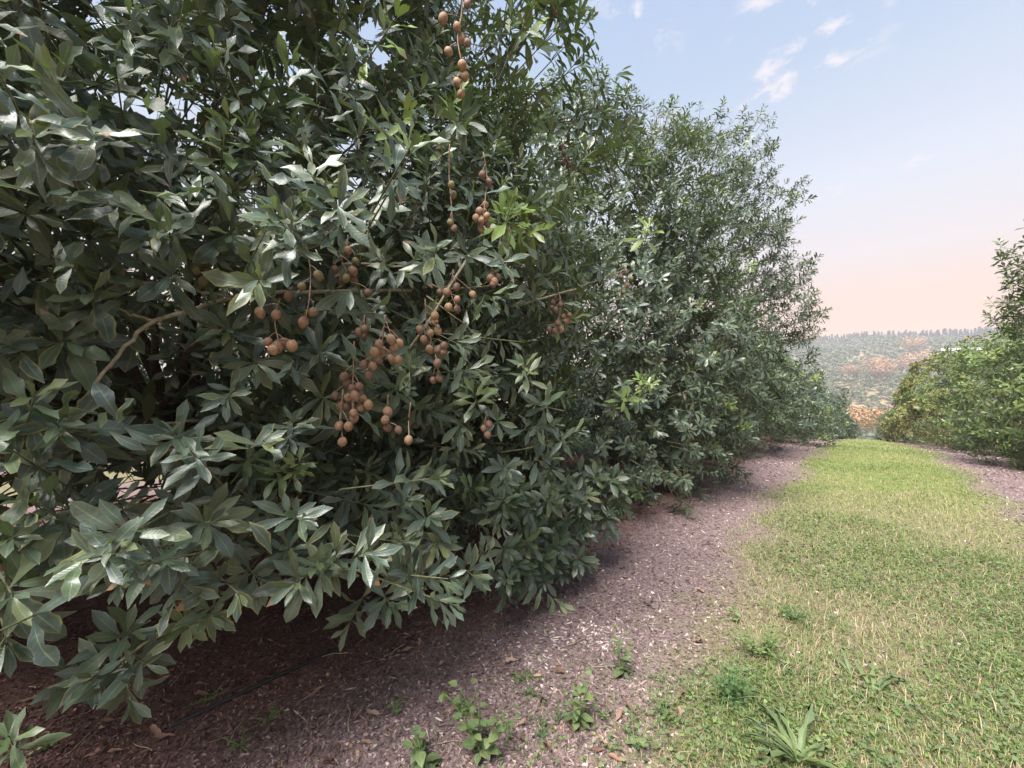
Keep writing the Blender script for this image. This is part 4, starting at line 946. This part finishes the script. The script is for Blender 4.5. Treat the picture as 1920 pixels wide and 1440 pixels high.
def far_tree(name, p, mesh, scale, label, group, trunk=True):
    root = tag(empty(name, Vector(p)), label, 'tree', group)
    c = link('crown', mesh, None, root); c.scale = (scale,) * 3; c.rotation_euler = (0, 0, rng.uniform(0, 6.28))
    if trunk:
        t = link('trunk', TRUNK, None, root); t.scale = (scale,) * 3
    return root
tv = tube(np.array([[0, 0, -0.5], [0.1, 0, 1.2], [0, 0.1, 3.0]]), np.array([0.3, 0.22, 0.12]), 6)
TRUNK = raw_mesh('trunk', *tv); TRUNK.materials.append(M_BARK)
HB = [crown_mesh(700 + i, 150, 5.4, 3.0, M_HILL, 1.25, ((0, 0.6), (0.2, 0.75), (0.35, 0.9), (0.1, 0.7), (0.5, 1.0))[i]) for i in range(5)]
RB = [crown_mesh(730 + i, 1700, 7.5, 4.6, M_SUNSET_ORANGE, 0.42) for i in range(3)]
def hillside():
    r = np.random.default_rng(90); pts = []
    for y in np.arange(205, 640, 6.4):
        for x in np.arange(-190, 260, 6.0):
            X = x + r.normal(0, 2.1) + 0.35 * y * 0.2; Y = y + r.normal(0, 2.1) + 4 * math.sin(x * 0.03)
            if r.random() < 0.08 + 0.25 * (vnoise(x * 0.03, y * 0.03, 55) < -0.75): continue
            if 566 < Y < 580 and 40 < X < 190: continue
            pts.append((X, Y))
    P = np.array(pts); P = np.column_stack([P, H(P[:, 0], P[:, 1])])
    px, py, w = project(P + np.array([0, 0, 3]))
    seen = (px > 1470) & (px < 1860) & (py < 800)
    order = np.argsort(np.where(seen, w, 1e9)); pick = order[:min(270, int(seen.sum()))]
    print('hill trees', len(P), 'single', len(pick))
    for i in pick:
        s = r.uniform(0.75, 1.25); far_tree('hillside_tree', P[i] - np.array([0, 0, 0.2]), HB[int(r.integers(0, 5))], s, 'small round green tree in the planted rows low on the far hillside', 'trees planted on the far hillside', False)
    rest = np.setdiff1d(np.arange(len(P)), pick); rest = rest[(px[rest] > 1250) & (px[rest] < 2150)]
    bank = [clump_crown(740 + i, 38, 5.2, 2.9, False, 2.2) for i in range(6)]; out = []
    for i in rest:
        b = bank[int(r.integers(0, 6))]; s = r.uniform(0.7, 1.3)
        tone = np.clip(0.35 + 0.28 * vnoise(P[i, 0] * 0.02, P[i, 1] * 0.02, 31) + r.normal(0, 0.1), 0.02, 0.97)
        out.append((b[0] * s + P[i], b[1], b[2] * s, np.clip(b[3] * 0.3 + tone - 0.15, 0, 0.999), b[4]))
    lv = cat(*out); V, Q, A = place_leaves(T_ONE, lv[0] - lv[1][:, :, 1] * lv[2][:, None] * 0.5, *lv[1:])
    tag(link('hillside_wood', raw_mesh('hillside_wood', V, Q, attr=A), M_HILL), 'mass of small trees covering the upper far hillside', 'wood', kind='stuff')
    # pine wood along the ridge
    bank = [clump_crown(760 + i, 46, 15, 3.4, True, 3.6) for i in range(6)]; out = []; mb = MB()
    for x in np.arange(-200, 330, 2.3):
        for row in range(3):
            if r.random() < 0.22: continue
            X = x + r.normal(0, 1.2); Y = 650 + row * 7 + r.normal(0, 2) + 8 * math.sin(x * 0.02); p = np.array([X, Y, float(H(X, Y)) - 0.3]); s = r.uniform(0.38, 0.75)
            b = bank[int(r.integers(0, 6))]; out.append((b[0] * s * np.array([1.0, 1.0, 1.0]) + p, b[1], b[2] * s, b[3], b[4]))
            mb.add(*tube(np.array([p, p + UP * 6 * s, p + UP * 13 * s]), np.array([0.3, 0.2, 0.08]), 4), )
    lv = cat(*out); V, Q, A = place_leaves(T_ONE, lv[0] - lv[1][:, :, 1] * lv[2][:, None] * 0.5, *lv[1:])
    o = tag(link('pine_wood', raw_mesh('pine_wood', V, Q, attr=A), M_PINE), 'dark line of pine wood along the skyline ridge', 'wood', kind='stuff')
    link('trunks', mb.mesh('trunks'), M_BARK, o)['kind'] = 'stuff'
hillside()
for (a, b, s, l) in [(1640, 716, 1.6, 'tree tinted sunset orange in the middle of the far hillside'), (1655, 718, 1.3, 'smaller sunset-tinted tree touching the one in the middle of the hillside'), (1722, 708, 1.9, 'largest sunset-tinted tree, above the row across the grass'), (1745, 706, 1.4, 'sunset-tinted tree just right of the largest tinted tree'),
                     (1590, 712, 1.0, 'small dull sunset-tinted tree left of the middle one'), (1498, 650, 1.7, 'sunset-tinted tree high on the hillside beside the near trees'), (1520, 652, 1.6, 'second sunset-tinted tree high on the hillside beside the near trees'), (1712, 668, 1.6, 'pale sunset-tinted tree high on the hillside')]:
    p = ground_at(a, b); far_tree('sunset_tinted_tree', p, RB[int(rng.integers(0, 3))], s * 1.5, l, 'sunset-tinted trees on the hillside')
for (x, y, s, l) in [(6.0, 96, 1.0, 'sunset-tinted tree at the bottom of the lane between the two rows'), (-2.5, 104, 0.95, 'second sunset-tinted tree at the bottom of the lane, partly behind the near row'), (11, 106, 1.15, 'sunset-tinted tree behind the end of the row across the grass'), (2.0, 118, 1.1, 'farther sunset-tinted tree closing the end of the lane'), (17, 112, 1.2, 'golden sunset-tinted tree above the row across the grass')]:
    far_tree('sunset_tinted_tree', (x, y, float(H(x, y)) - 0.2), RB[int(rng.integers(0, 3))], s, l, 'sunset-tinted trees at the lane end')
# long white-roofed farm shed on the hillside
sp_ = ground_at(1808, 664); sh = tag(empty('farm_shed', Vector(sp_)), 'long low white farm shed among the trees on the far hillside', 'shed')
def box(sx, sy, z0, z1):
    V = [(x, y, z) for z in (z0, z1) for y in (-sy, sy) for x in (-sx, sx)]
    return np.array(V), [(0, 1, 3, 2), (4, 6, 7, 5), (0, 4, 5, 1), (2, 3, 7, 6), (0, 2, 6, 4), (1, 5, 7, 3)]
v, q = box(13, 4, -2.5, 3.0); link('wall', raw_mesh('wall', v, q, smooth=False), M_GREYW, sh)
rv = np.array([(x, y, z) for x in (-13.6, 13.6) for (y, z) in ((-4.8, 2.9), (0, 5.2), (4.8, 2.9), (4.8, 3.05), (0, 5.4), (-4.8, 3.05))])
rq = [(i, (i + 1) % 6, 6 + (i + 1) % 6, 6 + i) for i in range(6)] + [(0, 5, 4, 1), (1, 4, 3, 2), (6, 7, 10, 11), (7, 8, 9, 10)]
link('roof', raw_mesh('roof', rv, rq, smooth=False), M_WHITE, sh)
for x in (-8, 0, 8):
    v, q = box(1.6, 0.06, -0.2, 2.4); link('door', raw_mesh('door', v + np.array([x, -4.05, 0]), q, smooth=False), M_DARK, sh)

# ------------------------------------------------------------------ haze
HZ = NT('haze_air'); pv_ = HZ.new('ShaderNodeVolumePrincipled')
pv_.inputs['Color'].default_value = (0.88, 0.86, 0.93, 1); pv_.inputs['Density'].default_value = 0.0008; pv_.inputs['Anisotropy'].default_value = 0.0
HZ.t.links.new(pv_.outputs[0], HZ.out.inputs['Volume'])
zmin = float(GV[:, 2].min()) - 1.5; zmax = float(GV[:, 2].max()) + 24
hv = np.array([(x, y, z) for z in (zmin, zmax) for y in (gy[0] - 5, gy[-1] + 5) for x in (gx[0] - 5, gx[-1] + 5)])
_, hq = box(1, 1, 0, 1)
tag(link('haze', raw_mesh('haze', hv, [f[::-1] for f in hq], smooth=False), HZ.m), 'pale evening haze filling the valley air', 'haze', kind='stuff')
